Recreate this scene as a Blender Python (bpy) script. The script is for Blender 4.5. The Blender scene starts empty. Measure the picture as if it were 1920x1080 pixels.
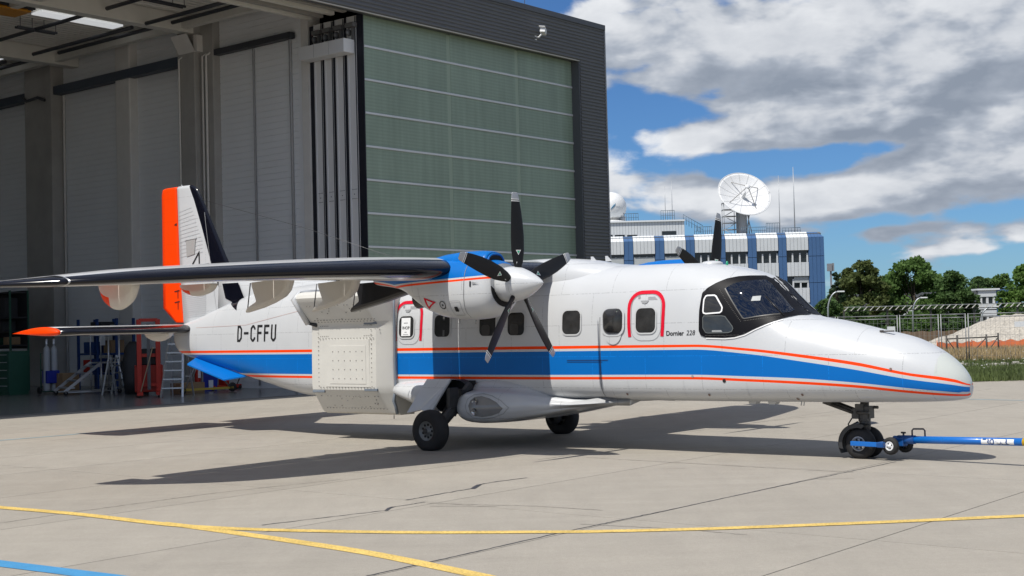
import bpy, bmesh, math, random
import numpy as np
from mathutils import Vector, Matrix, Quaternion
from math import sin, cos, pi, radians, sqrt, atan2
random.seed(7)
D = bpy.data
SC = bpy.context.scene
COL = SC.collection
# ------------------------------------------------------------------ camera
F, PITCH, ROLL, EYE = 2522.9, 0.0290, 0.0252, 1.8388
_f = Vector((0, cos(PITCH), sin(PITCH))); _u0 = Vector((0, -sin(PITCH), cos(PITCH))); _r0 = Vector((1, 0, 0))
_r = _r0*cos(ROLL) - _u0*sin(ROLL); _u = _r0*sin(ROLL) + _u0*cos(ROLL)
cam = D.cameras.new('camera'); camo = D.objects.new('camera', cam); COL.objects.link(camo)
cam.sensor_width = 36; cam.lens = F*36/1920; cam.clip_start = .1; cam.clip_end = 6000
M3 = Matrix((_r, _u, -_f)).transposed()
camo.matrix_world = Matrix.Translation((0, 0, EYE)) @ M3.to_4x4()
SC.camera = camo
def ray(px, py): return _f + _r*((px-960)/F) - _u*((py-540)/F)
def at(px, py, Y):
    d = ray(px, py); t = Y/d.y; return Vector((0, 0, EYE)) + d*t
def gnd(px, py, z=0.0):
    d = ray(px, py); t = (z-EYE)/d.z; return Vector((0, 0, EYE)) + d*t
# frames of the aircraft and of the hangar on the ground
TX, TY, YAW = -0.2453, 21.7727, -0.6857
HX, HY, HYAW = -3.2182*1.38, 30.2252*1.38, 0.88165
# ------------------------------------------------------------------ sun + sky
_pd = Vector((-sin(YAW), cos(YAW), 0)); _fd = Vector((cos(YAW), sin(YAW), 0))
_sh = (_pd + _fd*0.06).normalized()*0.635            # shadow run per metre of height
SUN = (-_sh + Vector((0, 0, 1))).normalized()
sun = D.lights.new('sun', 'SUN'); sun.energy = 4.6; sun.angle = radians(.53); sun.color = (1, .955, .88)
suno = D.objects.new('sun', sun); COL.objects.link(suno); suno.location = (-20, -20, 40)
suno.rotation_euler = (-SUN).to_track_quat('-Z', 'Y').to_euler()
W = D.worlds.new('World'); SC.world = W; W.use_nodes = True
def build_world():
    nt = W.node_tree; N = nt.nodes; L = nt.links; N.clear()
    def nd(t, **k):
        n = N.new(t)
        for a, b in k.items(): setattr(n, a, b)
        return n
    def val(x, sock):
        if isinstance(x, (int, float)): sock.default_value = x
        else: L.new(x, sock)
    def m(op, a, b=0.0, c=None):
        n = nd('ShaderNodeMath', operation=op); val(a, n.inputs[0]); val(b, n.inputs[1])
        if c is not None: val(c, n.inputs[2])
        return n.outputs[0]
    def ss(x, lo, hi):
        n = nd('ShaderNodeMapRange', interpolation_type='SMOOTHSTEP'); val(x, n.inputs[0]); n.inputs[1].default_value = lo; n.inputs[2].default_value = hi
        return n.outputs[0]
    out = nd('ShaderNodeOutputWorld'); bg = nd('ShaderNodeBackground'); L.new(bg.outputs[0], out.inputs[0])
    sky = nd('ShaderNodeTexSky', sky_type='NISHITA', sun_disc=False)
    sky.sun_elevation = math.asin(SUN.z); sky.sun_rotation = atan2(SUN.x, SUN.y)
    sky.air_density = 1.0; sky.dust_density = .25; sky.ozone_density = 2.2; sky.altitude = 500
    tc = nd('ShaderNodeTexCoord'); sp = nd('ShaderNodeSeparateXYZ'); L.new(tc.outputs['Generated'], sp.inputs[0])
    x, y, z = sp.outputs
    az = m('ARCTAN2', x, y); el = m('ARCSINE', z)
    # cloud coordinates: azimuth, elevation stretched so that clouds get flatter and smaller to the horizon
    ev = m('POWER', m('MAXIMUM', el, .001), .80)
    def coords(du, dv, su, sv):
        c = nd('ShaderNodeCombineXYZ'); val(m('MULTIPLY', m('ADD', az, du), su), c.inputs[0]); val(m('MULTIPLY', m('ADD', ev, dv), sv), c.inputs[1]); c.inputs[2].default_value = 3.7
        return c.outputs[0]
    def noise(vec, scale, det, rough, dist=0.0):
        n = nd('ShaderNodeTexNoise', noise_dimensions='2D'); n.inputs['Scale'].default_value = scale; n.inputs['Detail'].default_value = det; n.inputs['Roughness'].default_value = rough; n.inputs['Distortion'].default_value = dist
        L.new(vec, n.inputs['Vector']); return n.outputs['Fac']
    # banks of cloud (azimuth, elevation, half width, half height, weight); more of the same all round the horizon from noise
    def pxa(px, py): d = ray(px, py); return atan2(d.x, d.y), math.asin(d.normalized().z)
    banks = []
    for px, py, rx, ry, w in [(1560, 60, 420, 110, .37), (1820, 110, 300, 140, .34), (1600, 190, 330, 55, .22), (1480, 235, 250, 42, .24), (1190, 40, 140, 80, .24), (1300, 95, 170, 55, .20), (1310, 268, 150, 34, .24),
                              (1790, 325, 260, 58, .40), (1890, 290, 160, 55, .20), (1240, 340, 130, 30, .30), (1480, 398, 200, 26, .36), (1730, 428, 130, 18, .34), (1800, 465, 100, 15, .28), (1640, 366, 140, 30, .20), (1900, 440, 60, 18, .24),
                              (1215, 205, 130, 48, -.34), (1400, 312, 170, 22, -.30), (1600, 280, 170, 15, -.26), (1290, 420, 90, 20, -.2), (1620, 415, 90, 14, -.14), (1560, 466, 150, 14, -.14), (1900, 400, 120, 14, -.12), (1000, -20, 60, 60, -.4), (1560, 480, 60, 60, -.12)]:
        a, e = pxa(px, py); banks.append((a, e, rx/F, ry/F, w))
    # broken cloud added outside the frame to lift the ambient light: the banks above stand in for it inside the frame
    wx = m('DIVIDE', m('SUBTRACT', az, .2), .32); wy = m('DIVIDE', m('SUBTRACT', el, .1), .24)
    away = m('SUBTRACT', 1.0, m('POWER', 2.718, m('MULTIPLY', m('ADD', m('MULTIPLY', wx, wx), m('MULTIPLY', wy, wy)), -1.0)))
    cache = {}
    def bank(dv):
        if dv in cache: return cache[dv]
        tot = None
        for a, e, rx, ry, w in banks:
            dx = m('DIVIDE', m('SUBTRACT', az, a), rx); dy = m('DIVIDE', m('SUBTRACT', m('ADD', el, dv), e), ry)
            g = m('MULTIPLY', m('POWER', 2.718, m('MULTIPLY', m('ADD', m('MULTIPLY', dx, dx), m('MULTIPLY', dy, dy)), -1.0)), w)
            tot = g if tot is None else m('ADD', tot, g)
        cache[dv] = tot; return tot
    def puffs(dv, su, sv):
        c = coords(.1, dv, su, sv); wn = nd('ShaderNodeTexNoise'); wn.inputs['Scale'].default_value = .9; wn.inputs['Detail'].default_value = 3; L.new(c, wn.inputs['Vector'])
        ad = nd('ShaderNodeVectorMath', operation='MULTIPLY_ADD'); L.new(wn.outputs['Color'], ad.inputs[0]); ad.inputs[1].default_value = (.9, .9, .9); L.new(c, ad.inputs[2])
        v = nd('ShaderNodeTexVoronoi', feature='SMOOTH_F1', voronoi_dimensions='2D'); v.inputs['Scale'].default_value = 1; v.inputs['Smoothness'].default_value = .35; L.new(ad.outputs[0], v.inputs['Vector']); return v.outputs['Distance']
    def dens(dv, dve, det):
        big = noise(coords(.35, dv, 3.0, 5.2), 1.6, 3, .5, .2)
        mid = noise(coords(0, dv, 8.0, 15.0), 2.0, det, .54, .15)
        puff = m('ADD', m('MULTIPLY', puffs(dv, 17, 31), .26), m('MULTIPLY', puffs(dv, 42, 74), .15))
        d = m('SUBTRACT', m('ADD', m('MULTIPLY', big, .34), m('MULTIPLY', mid, .86)), puff)
        return m('ADD', m('ADD', d, m('MULTIPLY', away, .15)), bank(dve))
    d0 = dens(0.0, 0.0, 7); ds = dens(0.0, 0.0, 4); d1 = dens(.034, .026, 4)
    cover = ss(d0, .45, .70)
    lit = ss(m('SUBTRACT', ds, d1), -.26, .34)
    thick = ss(ds, .50, 1.15)
    fine = noise(coords(.2, 0, 14, 26), 2.0, 7, .56, .1)
    bright = m('ADD', m('SUBTRACT', m('ADD', .285, m('MULTIPLY', lit, .66)), m('MULTIPLY', thick, .26)), m('MULTIPLY', m('SUBTRACT', fine, .5), .34))
    ramp = nd('ShaderNodeValToRGB'); L.new(bright, ramp.inputs[0])
    el_ = ramp.color_ramp.elements; el_[0].position = .10; el_[0].color = (.27, .315, .39, 1); el_[1].position = .95; el_[1].color = (.84, .86, .89, 1)
    e2 = ramp.color_ramp.elements.new(.42); e2.color = (.43, .475, .55, 1); e3 = ramp.color_ramp.elements.new(.66); e3.color = (.63, .66, .71, 1)
    sc = nd('ShaderNodeVectorMath', operation='SCALE'); L.new(ramp.outputs[0], sc.inputs[0]); sc.inputs['Scale'].default_value = 10.0
    tint = nd('ShaderNodeMix', data_type='RGBA', blend_type='MULTIPLY'); tint.inputs[0].default_value = 1.0
    L.new(sky.outputs[0], tint.inputs[6]); tint.inputs[7].default_value = (.37, .60, .90, 1)
    mix = nd('ShaderNodeMix', data_type='RGBA'); L.new(cover, mix.inputs[0]); L.new(tint.outputs[2], mix.inputs[6]); L.new(sc.outputs[0], mix.inputs[7])
    L.new(mix.outputs[2], bg.inputs[0]); bg.inputs[1].default_value = .10
build_world()
W.cycles.sampling_method = 'MANUAL'; W.cycles.sample_map_resolution = 256
vs = SC.view_settings; vs.view_transform = 'Standard'; vs.look = 'None'; vs.exposure = 0; vs.gamma = 1; vs.use_curve_mapping = False
SC.render.engine = 'CYCLES'; SC.cycles.max_bounces = 6; SC.cycles.diffuse_bounces = 4; SC.cycles.glossy_bounces = 3; SC.cycles.caustics_reflective = False; SC.cycles.caustics_refractive = False
# ------------------------------------------------------------------ materials
MATS = {}
def mat(name, col, rough=.5, metal=0.0, var=0.0, vscale=3.0, bump=0.0, bscale=40.0, coat=0.0, spec=.5, emit=None, speck=0.0, sscale=120., stretch=(1, 1, 1), world=False, rnd=0.0, trans=0.0):
    if name in MATS: return MATS[name]
    m_ = D.materials.new(name); MATS[name] = m_; m_.use_nodes = True
    nt = m_.node_tree; N = nt.nodes; L = nt.links; b = N['Principled BSDF']
    b.inputs['Base Color'].default_value = (*col, 1); b.inputs['Roughness'].default_value = rough; b.inputs['Metallic'].default_value = metal
    b.inputs['Coat Weight'].default_value = coat; b.inputs['Coat Roughness'].default_value = .08; b.inputs['Specular IOR Level'].default_value = spec
    if trans: b.inputs['Transmission Weight'].default_value = trans
    if emit: b.inputs['Emission Color'].default_value = (*col, 1); b.inputs['Emission Strength'].default_value = emit
    vec = None
    if var or bump or speck or rnd:
        if world:
            g = N.new('ShaderNodeNewGeometry'); src = g.outputs['Position']
        else:
            g = N.new('ShaderNodeTexCoord'); src = g.outputs['Object']
        mp = N.new('ShaderNodeMapping'); mp.inputs['Scale'].default_value = stretch; L.new(src, mp.inputs[0]); vec = mp.outputs[0]
    cur = None
    def noise(scale, det=6, rough_=.6):
        n = N.new('ShaderNodeTexNoise'); n.inputs['Scale'].default_value = scale; n.inputs['Detail'].default_value = det; n.inputs['Roughness'].default_value = rough_; L.new(vec, n.inputs['Vector']); return n.outputs['Fac']
    fac = None
    def addf(sock, amt):
        nonlocal fac
        mr = N.new('ShaderNodeMapRange'); L.new(sock, mr.inputs[0]); mr.inputs[1].default_value = .25; mr.inputs[2].default_value = .75; mr.inputs[3].default_value = 1-amt; mr.inputs[4].default_value = 1+amt
        if fac is None: fac = mr.outputs[0]
        else:
            k = N.new('ShaderNodeMath'); k.operation = 'MULTIPLY'; L.new(fac, k.inputs[0]); L.new(mr.outputs[0], k.inputs[1]); fac = k.outputs[0]
    if var: addf(noise(vscale), var)
    if speck: addf(noise(sscale, 2, .7), speck)
    if rnd:
        oi = N.new('ShaderNodeObjectInfo'); mr = N.new('ShaderNodeMapRange'); L.new(oi.outputs['Random'], mr.inputs[0]); mr.inputs[3].default_value = 1-rnd; mr.inputs[4].default_value = 1+rnd
        if fac is None: fac = mr.outputs[0]
        else:
            k = N.new('ShaderNodeMath'); k.operation = 'MULTIPLY'; L.new(fac, k.inputs[0]); L.new(mr.outputs[0], k.inputs[1]); fac = k.outputs[0]
    if fac is not None:
        s = N.new('ShaderNodeVectorMath'); s.operation = 'SCALE'; s.inputs[0].default_value = col; L.new(fac, s.inputs['Scale']); L.new(s.outputs[0], b.inputs['Base Color'])
    if bump:
        bp = N.new('ShaderNodeBump'); bp.inputs['Strength'].default_value = bump; bp.inputs['Distance'].default_value = .01; L.new(noise(bscale, 4), bp.inputs['Height']); L.new(bp.outputs[0], b.inputs['Normal'])
    return m_
# ------------------------------------------------------------------ mesh helpers
class MB:
    def __init__(s): s.v = []; s.f = []; s.m = []; s.smooth = []
    def add(s, vs_, fs, mi=0, smooth=False):
        o = len(s.v); s.v += [tuple(v) for v in vs_]
        for f in fs: s.f.append([i+o for i in f]); s.m.append(mi); s.smooth.append(smooth)
        return s
    def box(s, c, d, mi=0, rot=None):
        hx_, hy_, hz_ = d[0]/2, d[1]/2, d[2]/2; c = Vector(c)
        vs_ = [Vector((x*hx_, y*hy_, z*hz_)) for x in (-1, 1) for y in (-1, 1) for z in (-1, 1)]
        if rot is not None: vs_ = [rot @ v for v in vs_]
        s.add([v+c for v in vs_], [(0, 1, 3, 2), (4, 6, 7, 5), (0, 4, 5, 1), (2, 3, 7, 6), (0, 2, 6, 4), (1, 5, 7, 3)], mi); return s
    def bb(s, x0, x1, y0, y1, z0, z1, mi=0): return s.box(((x0+x1)/2, (y0+y1)/2, (z0+z1)/2), (abs(x1-x0), abs(y1-y0), abs(z1-z0)), mi)
    def beam(s, a, b, w, h, mi=0, up=(0, 0, 1)):
        a, b = Vector(a), Vector(b); d = (b-a); ln = d.length; d.normalize(); u = Vector(up)
        if abs(d.dot(u)) > .98: u = Vector((1, 0, 0))
        r_ = d.cross(u).normalized(); u = r_.cross(d)
        s.box((a+b)/2, (ln, w, h), mi, Matrix((d, r_, u)).transposed()); return s
    def tube(s, pts, r, n=8, mi=0, cap=True):
        pts = [Vector(p) for p in pts]; rs = r if isinstance(r, (list, tuple)) else [r]*len(pts)
        rings = []; prev = None
        for i, p in enumerate(pts):
            d = (pts[min(i+1, len(pts)-1)] - pts[max(i-1, 0)]).normalized()
            if prev is None: a = d.orthogonal().normalized()
            else:
                a = prev - d*prev.dot(d); a = a.normalized() if a.length > 1e-6 else d.orthogonal().normalized()
            prev = a; b = d.cross(a)
            rings.append([p + (a*cos(2*pi*k/n) + b*sin(2*pi*k/n))*rs[i] for k in range(n)])
        return s.loft(rings, mi, cap, True)
    def loft(s, rings, mi=0, cap=True, closed=True, smooth=True, mfun=None):
        n = len(rings[0]); o = len(s.v)
        for r_ in rings: s.v += [tuple(v) for v in r_]
        for i in range(len(rings)-1):
            for k in range(n if closed else n-1):
                k2 = (k+1) % n
                s.f.append([o+i*n+k, o+i*n+k2, o+(i+1)*n+k2, o+(i+1)*n+k]); s.m.append(mfun(i, k) if mfun else mi); s.smooth.append(smooth)
        if cap and closed:
            s.f.append([o+k for k in range(n)][::-1]); s.m.append(mi); s.smooth.append(False)
            s.f.append([o+(len(rings)-1)*n+k for k in range(n)]); s.m.append(mi); s.smooth.append(False)
        return s
    def lathe(s, prof, origin=(0, 0, 0), axis=(0, 0, 1), n=24, mi=0, mfun=None, cap=False):
        ax = Vector(axis).normalized(); a = ax.orthogonal().normalized(); b = ax.cross(a); o = Vector(origin)
        rings = [[o + ax*h + (a*cos(2*pi*k/n) + b*sin(2*pi*k/n))*max(r_, 1e-4) for k in range(n)] for r_, h in prof]
        return s.loft(rings, mi, cap, True, True, (lambda i, k: mfun(i)) if mfun else None)
    def prism(s, poly, y0, y1, mi=0, ax='xz'):
        n = len(poly)
        def P(p, t): return (p[0], t, p[1]) if ax == 'xz' else (p[0], p[1], t) if ax == 'xy' else (t, p[0], p[1])
        s.add([P(p, y0) for p in poly]+[P(p, y1) for p in poly], [list(range(n))[::-1], list(range(n, 2*n))]+[(i, (i+1) % n, n+(i+1) % n, n+i) for i in range(n)], mi); return s
    def build(s, name, mats, parent=None, loc=None, bevel=0, **props):
        me = D.meshes.new(name); me.from_pydata(s.v, [], s.f)
        if not isinstance(mats, (list, tuple)): mats = [mats]
        for m_ in mats: me.materials.append(m_)
        me.polygons.foreach_set('material_index', s.m); me.polygons.foreach_set('use_smooth', s.smooth)
        bm = bmesh.new(); bm.from_mesh(me); bmesh.ops.recalc_face_normals(bm, faces=bm.faces); bm.to_mesh(me); bm.free(); me.update()
        o = D.objects.new(name, me); COL.objects.link(o)
        if parent: o.parent = parent
        if loc is not None: o.location = loc
        if bevel:
            bv = o.modifiers.new('bevel', 'BEVEL'); bv.width = bevel; bv.segments = 2; bv.limit_method = 'ANGLE'; bv.angle_limit = radians(40)
        for k, v in props.items(): o[k] = v
        return o
def empty(name, loc, rz=0, **props):
    o = D.objects.new(name, None); COL.objects.link(o); o.location = loc; o.rotation_euler = (0, 0, rz); o.empty_display_size = .2
    for k, v in props.items(): o[k] = v
    return o
def copy_tree(o, parent=None):
    c = o.copy(); COL.objects.link(c); c.parent = parent
    for ch in list(o.children): copy_tree(ch, c)
    return c
def pchip(xs, ys):
    xs = np.array(xs, float); ys = np.array(ys, float); h = np.diff(xs); d = np.diff(ys)/h; n = len(xs); s = np.zeros(n)
    for i in range(1, n-1):
        if d[i-1]*d[i] > 0:
            w1 = 2*h[i]+h[i-1]; w2 = h[i]+2*h[i-1]; s[i] = (w1+w2)/(w1/d[i-1]+w2/d[i])
    s[0] = d[0]; s[-1] = d[-1]
    def f(x):
        x = min(max(x, xs[0]), xs[-1]); i = min(max(int(np.searchsorted(xs, x))-1, 0), n-2); t = (x-xs[i])/h[i]
        return float((1+2*t)*(1-t)**2*ys[i] + t*(1-t)**2*h[i]*s[i] + t*t*(3-2*t)*ys[i+1] + t*t*(t-1)*h[i]*s[i+1])
    return f
def rrect(cx, cz, w, h, r, n=5):
    pts = []
    for sx, sz, a0 in ((1, 1, 0), (-1, 1, 90), (-1, -1, 180), (1, -1, 270)):
        for k in range(n+1):
            a = radians(a0+90*k/n); pts.append((cx+sx*(w/2-r)+r*cos(a), cz+sz*(h/2-r)+r*sin(a)))
    return pts
def patch(name, outline, yfun, m_, sign, off=.004, cuts=(), parent=None, cell=.12, **props):
    """a sheet of paint or glass that follows the skin: outline in side view (x, z), depth from yfun(x, z)"""
    bm = bmesh.new(); bm.faces.new([bm.verts.new((u, 0, v)) for u, v in outline])
    us = [p[0] for p in outline]; vs_ = [p[1] for p in outline]
    pl = []
    u = min(us)+cell
    while u < max(us): pl.append(((u, 0, 0), (1, 0, 0))); u += cell
    v = min(vs_)+cell
    while v < max(vs_): pl.append(((0, 0, v), (0, 0, 1))); v += cell
    for co, no in list(pl)+list(cuts):
        bmesh.ops.bisect_plane(bm, geom=bm.verts[:]+bm.edges[:]+bm.faces[:], plane_co=co, plane_no=no)
    bmesh.ops.triangulate(bm, faces=bm.faces[:])
    for v_ in bm.verts:
        e = 1e-3; x, z = v_.co.x, v_.co.z; y = yfun(x, z)
        gx = (yfun(x+e, z)-yfun(x-e, z))/(2*e); gz = (yfun(x, z+e)-yfun(x, z-e))/(2*e)
        gx = max(-6, min(6, gx)); gz = max(-6, min(6, gz)); nn = sqrt(1+gx*gx+gz*gz)
        v_.co = (x - gx/nn*off, sign*(y+off/nn), z - gz/nn*off)
    bmesh.ops.recalc_face_normals(bm, faces=bm.faces[:])
    me = D.meshes.new(name); bm.to_mesh(me); bm.free(); me.materials.append(m_)
    for p_ in me.polygons: p_.use_smooth = True
    if len(me.polygons) and sum(p_.normal.y for p_ in me.polygons)*sign < 0: me.flip_normals()
    o = D.objects.new(name, me); COL.objects.link(o); o.parent = parent
    for k, v in props.items(): o[k] = v
    return o
def ribbon(name, lines, w, yfun, m_, sign, off=.005, parent=None, closed=False, step=.04, **props):
    """lines: list of polylines (x, z); a band of width w laid on the skin"""
    mb = MB()
    for ln in lines:
        pts = [Vector(p) for p in ln]
        if closed: pts = pts+[pts[0]]
        den = [pts[0]]
        for a, b in zip(pts, pts[1:]):
            k = max(1, int((b-a).length/step)); den += [a.lerp(b, (i+1)/k) for i in range(k)]
        nrm = []
        for i in range(len(den)):
            if closed and i in (0, len(den)-1): a, b = den[-2], den[1]
            else: a, b = den[max(i-1, 0)], den[min(i+1, len(den)-1)]
            c = den[i]; t1 = (c-a); t2 = (b-c)
            t1 = t1.normalized() if t1.length > 1e-9 else t2.normalized(); t2 = t2.normalized() if t2.length > 1e-9 else t1
            n_ = Vector((-(t1+t2).y, (t1+t2).x)); n_ = n_.normalized() if n_.length > 1e-6 else Vector((-t1.y, t1.x))
            k = n_.dot(Vector((-t1.y, t1.x))); nrm.append(n_/max(k, .5))
        vs_ = []
        for c, n_ in zip(den, nrm):
            for sgn in (1, -1):
                q = c+n_*(w/2*sgn); vs_.append((q.x, sign*(yfun(q.x, q.y)+off), q.y))
        mb.add(vs_, [(2*i, 2*i+1, 2*i+3, 2*i+2) for i in range(len(den)-1)])
    return mb.build(name, m_, parent, **props)
def text_mesh(body, size, name, m_, parent, fun, bold=0.0, **props):
    """flat lettering: fun(u, v) gives the 3-D point for text coordinates (u right, v up)"""
    cu = D.curves.new('lettering', 'FONT'); cu.body = body; cu.size = size; cu.fill_mode = 'FRONT'; cu.resolution_u = 3; cu.offset = bold
    o = D.objects.new('lettering', cu); COL.objects.link(o); dg = bpy.context.evaluated_depsgraph_get(); dg.update()
    me = D.meshes.new_from_object(o.evaluated_get(dg)); D.objects.remove(o); D.curves.remove(cu)
    for v in me.vertices: v.co = fun(v.co.x, v.co.y)
    me.name = name; me.materials.clear(); me.materials.append(m_)
    ob = D.objects.new(name, me); COL.objects.link(ob); ob.parent = parent
    for k, v in props.items(): ob[k] = v
    return ob
SEAM = mat('skin_seam', (.33, .34, .35), .6); DARK = mat('dark_void', (.008, .008, .009), .8); GREYP = mat('grey_paint', (.30, .31, .32), .5, var=.06)
# ------------------------------------------------------------------ ground
def concrete():
    m_ = D.materials.new('apron_concrete'); m_.use_nodes = True; nt = m_.node_tree; N = nt.nodes; L = nt.links; b = N['Principled BSDF']; b.inputs['Roughness'].default_value = .85; b.inputs['Specular IOR Level'].default_value = .25
    g = N.new('ShaderNodeNewGeometry')
    def noise(sc, det, ro, st=(1, 1, 1), rot=0):
        mp = N.new('ShaderNodeMapping'); mp.inputs['Scale'].default_value = st; mp.inputs['Rotation'].default_value = (0, 0, rot); L.new(g.outputs['Position'], mp.inputs[0])
        n = N.new('ShaderNodeTexNoise'); n.inputs['Scale'].default_value = sc; n.inputs['Detail'].default_value = det; n.inputs['Roughness'].default_value = ro; L.new(mp.outputs[0], n.inputs['Vector']); return n.outputs['Fac']
    fac = None
    def mul(sock, lo, hi, a=.3, c=.7):
        nonlocal fac
        mr = N.new('ShaderNodeMapRange'); L.new(sock, mr.inputs[0]); mr.inputs[1].default_value = a; mr.inputs[2].default_value = c; mr.inputs[3].default_value = lo; mr.inputs[4].default_value = hi
        if fac is None: fac = mr.outputs[0]; return
        k = N.new('ShaderNodeMath'); k.operation = 'MULTIPLY'; L.new(fac, k.inputs[0]); L.new(mr.outputs[0], k.inputs[1]); fac = k.outputs[0]
    mul(noise(.28, 5, .6), .95, 1.05); mul(noise(2.2, 8, .65), .95, 1.05); mul(noise(130, 3, .75), .72, 1.26); mul(noise(24, 5, .7), .93, 1.07); mul(noise(420, 2, .8), .88, 1.12)
    mul(noise(1.1, 6, .7, (.22, 3.2, 1), HYAW*-1+.7), .95, 1.04); mul(noise(.9, 7, .7, (3.0, .35, 1), -HYAW), .95, 1.02, .25, .55)
    mul(noise(.6, 9, .75), .90, 1.0, .28, .40)
    oi = N.new('ShaderNodeObjectInfo'); mul(oi.outputs['Random'], .965, 1.035, 0, 1)
    s = N.new('ShaderNodeVectorMath'); s.operation = 'SCALE'; s.inputs[0].default_value = (.335, .308, .265); L.new(fac, s.inputs['Scale']); L.new(s.outputs[0], b.inputs['Base Color'])
    bp = N.new('ShaderNodeBump'); bp.inputs['Strength'].default_value = .35; bp.inputs['Distance'].default_value = .006; L.new(noise(90, 5, .7), bp.inputs['Height']); L.new(bp.outputs[0], b.inputs['Normal'])
    return m_
CONC = concrete()
EARTH = mat('dry_earth', (.17, .145, .105), .95, var=.2, vscale=.15, world=True, speck=.2, sscale=8)
GRASSM = mat('mown_grass_ground', (.062, .082, .022), .95, var=.35, vscale=.9, world=True, speck=.35, sscale=14)
MB().add([(-900, -300, -.06), (900, -300, -.06), (900, 1500, -.06), (-900, 1500, -.06)], [(0, 1, 2, 3)]).build('ground', EARTH, kind='structure')
apron = MB().add([(-160, -120, -.012), (160, -120, -.012), (160, 55.2, -.012), (9, 37.15, -.012), (5, 37.0, -.012), (5, 70, -.012), (-160, 70, -.012)], [(0, 1, 2, 3, 4, 5, 6)]).build('apron', CONC, kind='structure')
ca, sa = cos(HYAW), sin(HYAW)
BF = -sa*HX+ca*HY-.36                                   # facade line in slab coordinates
def slabw(a, b): return Vector((ca*a-sa*b, sa*a+ca*b, 0))
smesh = {}
na_, nb_ = 4.6, 2.45
for i in range(-6, 14):
    for j in range(-8, 14):
        a0, b0 = 10.5+i*na_, 7.3+j*nb_; b1 = min(b0+nb_, BF-.02)
        if b1-b0 < .3: continue
        c = slabw(a0+na_/2, (b0+b1)/2)
        if not (5 < c.y < 43 and abs(c.x) < .42*c.y+3.2): continue
        if c.y > 37.0+.12*(c.x-12.8)-2.6 and c.x > 3: continue
        key = round(b1-b0, 3)
        if key not in smesh:
            o = MB().bb(.006, na_-.006, .006, key-.006, -.02, 0).build('slab', CONC, apron); smesh[key] = o.data
        else:
            o = D.objects.new('slab', smesh[key]); COL.objects.link(o); o.parent = apron
        o.location = slabw(a0, b0); o.rotation_euler = (0, 0, HYAW)
# painted lines and tar
YEL = mat('yellow_line_paint', (.64, .45, .125), .75, var=.22, vscale=3.5, speck=.4, sscale=45, world=True)
BLUL = mat('blue_line_paint', (.055, .26, .50), .7, var=.15, vscale=3, speck=.2, world=True)
PALEB = mat('pale_blue_line_paint', (.22, .36, .42), .8, var=.3, vscale=3, speck=.25, world=True)
TAR = mat('tar_joint', (.045, .047, .058), .6, var=.2, world=True)
FAINT = mat('dirty_joint', (.22, .20, .175), .9, var=.3, vscale=5, world=True)
def strip(name, pts, w, m_, z=.005, jit=0, **k):
    pts = [Vector((p[0], p[1])) for p in pts]; vs_ = []
    for i, p in enumerate(pts):
        d = (pts[min(i+1, len(pts)-1)]-pts[max(i-1, 0)]).normalized(); n_ = Vector((-d.y, d.x)); ww = w*(1+random.uniform(-jit, jit))
        for s in (1, -1): q = p+n_*ww/2*s; vs_.append((q.x, q.y, z))
    return MB().add(vs_, [(2*i, 2*i+1, 2*i+3, 2*i+2) for i in range(len(pts)-1)]).build(name, m_, **k)
def curve(px, n=60):
    P = [gnd(*q) for q in px]; t = list(range(len(P))); fx, fy_ = pchip(t, [p.x for p in P]), pchip(t, [p.y for p in P]); return [(fx(u), fy_(u)) for u in np.linspace(0, len(P)-1, n)]
strip('guide_line', [(-9.2, 17.4), (-7.4, 16.05)]+curve([(0, 952), (140, 964), (350, 987), (480, 993.5), (600, 996.5), (780, 999), (960, 998.5), (1130, 997), (1300, 993), (1600, 982), (1920, 968)])+[(7.0, 12.62), (10, 13.05)], .15, YEL, .0055, kind='structure')
strip('guide_line', curve([(300, 981), (350, 987), (500, 1008), (700, 1039), (800, 1059), (900, 1080)])+[(.5, 9.0), (1.6, 7.4)], .155, YEL, .004, kind='structure')
strip('guide_line', [(-5.2, 11.75)]+curve([(0, 1057), (100, 1069.5), (200, 1082)])+[(-1.9, 9.5)], .20, BLUL, .004, kind='structure')
strip('guide_line', [(-12, 22)]+curve([(0, 826), (100, 818), (200, 810), (330, 806)]), .09, PALEB, .004, kind='structure')
strip('guide_line', curve([(1780, 747), (1830, 749), (1920, 751)]), .09, PALEB, .004, kind='structure')
def wob(pts, amp, n=40):
    out = []
    for a, b in zip(pts, pts[1:]):
        for k in range(n): p = Vector(a).lerp(Vector(b), k/n); out.append((p.x+random.gauss(0, amp), p.y+random.gauss(0, amp)))
    return out+[pts[-1]]
def gp(*q): return [tuple(gnd(*p)[:2]) for p in q]
strip('tar_seam', wob(gp((690, 1080), (1060, 997)), .004)+wob(gp((1060, 997), (1270, 953), (1480, 908), (1680, 866)), .004), .016, TAR, .003, .3, kind='structure')
strip('tar_seam', wob(gp((490, 985), (640, 967), (722, 957.5), (735, 951), (755, 948.5), (797, 941.5)), .006, 12), .018, TAR, .003, .5, kind='structure')
strip('tar_seam', wob(gp((762, 938), (830, 925.5), (888, 915.5), (897, 909), (930, 903.5), (988, 896)), .006, 12), .024, TAR, .003, .5, kind='structure')
strip('tar_seam', gp((724, 958), (730, 953), (738, 950.5)), .05, TAR, .0035, .3, kind='structure'); strip('tar_seam', gp((886, 917), (892, 913), (899, 909)), .05, TAR, .0035, .3, kind='structure')
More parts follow.
